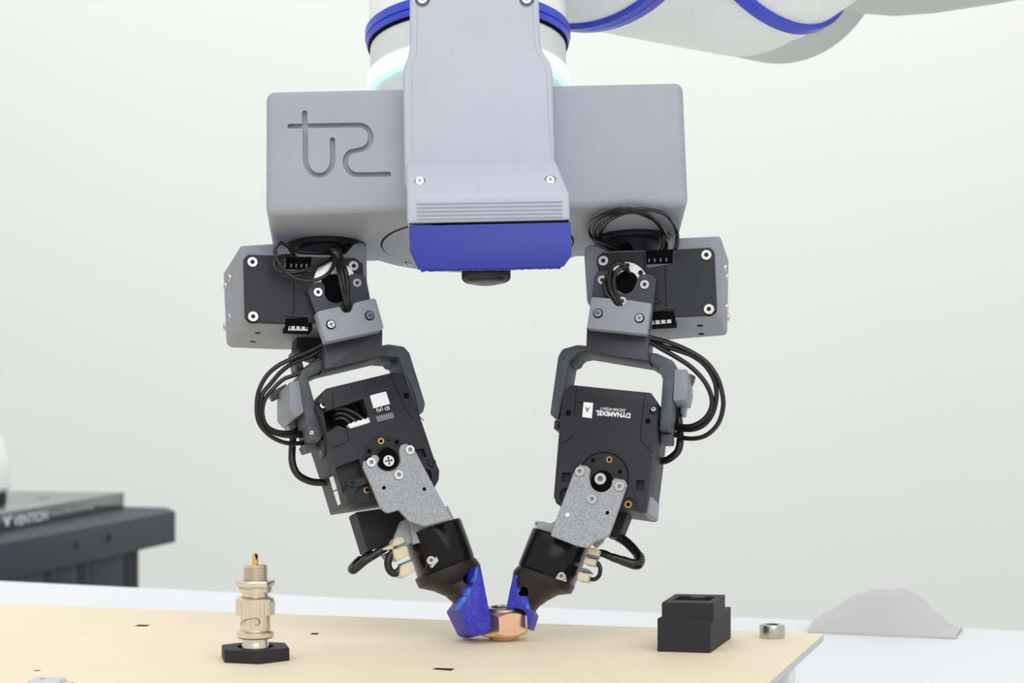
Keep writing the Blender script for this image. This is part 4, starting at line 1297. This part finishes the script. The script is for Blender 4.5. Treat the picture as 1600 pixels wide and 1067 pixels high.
# ------------------------------------------------------------------ black stepped block
A_, B_, C_ = W.hit(1027, 1018, 2, 0), W.hit(1110, 1020.5, 2, 0), W.hit(1142, 997.5, 2, 0)
bk_ = thing('connector_block', 'black stepped connector block with a slotted top on the right of the board', 'block', T((A_ + C_) / 2))
D_ = A_ + C_ - B_
H1, H2 = 12.6, 18.7
me = mesh_of('block_base', *extr([Vector((p.x, p.y, 0)) for p in (A_, B_, C_, D_)], [Vector((p.x, p.y, H1)) for p in (A_, B_, C_, D_)]), bevel=0.25, seg=1)
add('block_base', me, 'black2', W, bk_)
p1, p2, p3 = W.hit(1034, 941, 2, H2), W.hit(1115, 942.5, 2, H2), W.hit(1133, 929, 2, H2)
p4 = p1 + p3 - p2
me = mesh_of('block_top', *extr([Vector((p.x, p.y, H1 - 1)) for p in (p1, p2, p3, p4)], [Vector((p.x, p.y, H2)) for p in (p1, p2, p3, p4)]), bevel=0.2, seg=1)
sl_ = [(1051, 937.5), (1109, 938.5), (1118, 932), (1104, 931.6), (1101, 933.5), (1079, 933), (1081, 931), (1062, 930.6)]
me = cut(me, [prismz_mesh('c', W, sl_, H2 - 3, H2 + 2, at=H2)])
add('block_top', me, 'black2', W, bk_)
p_ = W.hit(1071, 964.5, 2, H1)
add('solder_speck', mesh_of('solder_speck', *extr([Vector((p_.x - 1.4, p_.y - 0.7, H1)), Vector((p_.x + 1.4, p_.y - 0.7, H1)), Vector((p_.x + 1, p_.y + 0.7, H1)), Vector((p_.x - 0.9, p_.y + 0.7, H1))],
                                                   [Vector((p_.x - 1.0, p_.y - 0.5, H1 + .5)), Vector((p_.x + 1.0, p_.y - 0.5, H1 + .5)), Vector((p_.x + .8, p_.y + 0.5, H1 + .5)), Vector((p_.x - 0.6, p_.y + 0.5, H1 + .5))])), 'steel', W, bk_, 'bright metal speck on the step')

# ------------------------------------------------------------------ socket-head screw at the board's corner
sp_ = W.hit(1206.5, 996.2, 2, 0)
k2 = F / sp_.y
me = lathe_mesh('socket_screw', [(19.2 / k2, 0), (19.6 / k2, 0.3), (19.6 / k2, 4.6), (18.2 / k2, 5.3)], 40)
hx, hxf = extr([Vector((11.5 / k2 * math.cos(math.radians(60 * i + 10)), 11.5 / k2 * math.sin(math.radians(60 * i + 10)), 2.6)) for i in range(6)],
               [Vector((11.5 / k2 * math.cos(math.radians(60 * i + 10)), 11.5 / k2 * math.sin(math.radians(60 * i + 10)), 7)) for i in range(6)])
me = cut(me, [mesh_of('c', hx, hxf)])
so = add('socket_screw', me, 'steel', Frame(T(sp_)))
tag(so, 'round steel socket-head screw near the right corner of the tan board', 'screw')

# ------------------------------------------------------------------ metal connector cut off at the lower left
mp_ = W.hit(80, 1060, 2, 10)
MF = Frame(T(mp_.x, mp_.y, 0) @ R(-6, 'Z'))
mc = thing('metal_connector', 'grey metal connector cut off by the lower picture edge at left', 'connector', MF.m)
me = mesh_of('connector_shell', *extr([Vector((-6.6, -4, 0)), Vector((1.6, -4.6, 0)), Vector((3.6, -3.2, 0)), Vector((4.4, 3, 0)), Vector((-6.0, 3.4, 0))],
                                      [Vector((-6.6, -4, 10)), Vector((1.6, -4.6, 10)), Vector((3.6, -3.2, 10)), Vector((4.4, 3, 10)), Vector((-6.0, 3.4, 10))]), bevel=0.8, seg=3)
add('connector_shell', me, 'arm_grey', MF, mc)
add('connector_boss', lathe_mesh('connector_boss', [(2.6, 0), (2.6, 8.6), (2.0, 9.2)], 28), 'nickel', MF.sub(T(5.6, -1.5, 0)), mc)
add('connector_dimple', lathe_mesh('connector_dimple', [(0.8, 9.9), (0.8, 10.1)], 20), 'labelgrey', MF.sub(T(-2.6, -1, 0)), mc)
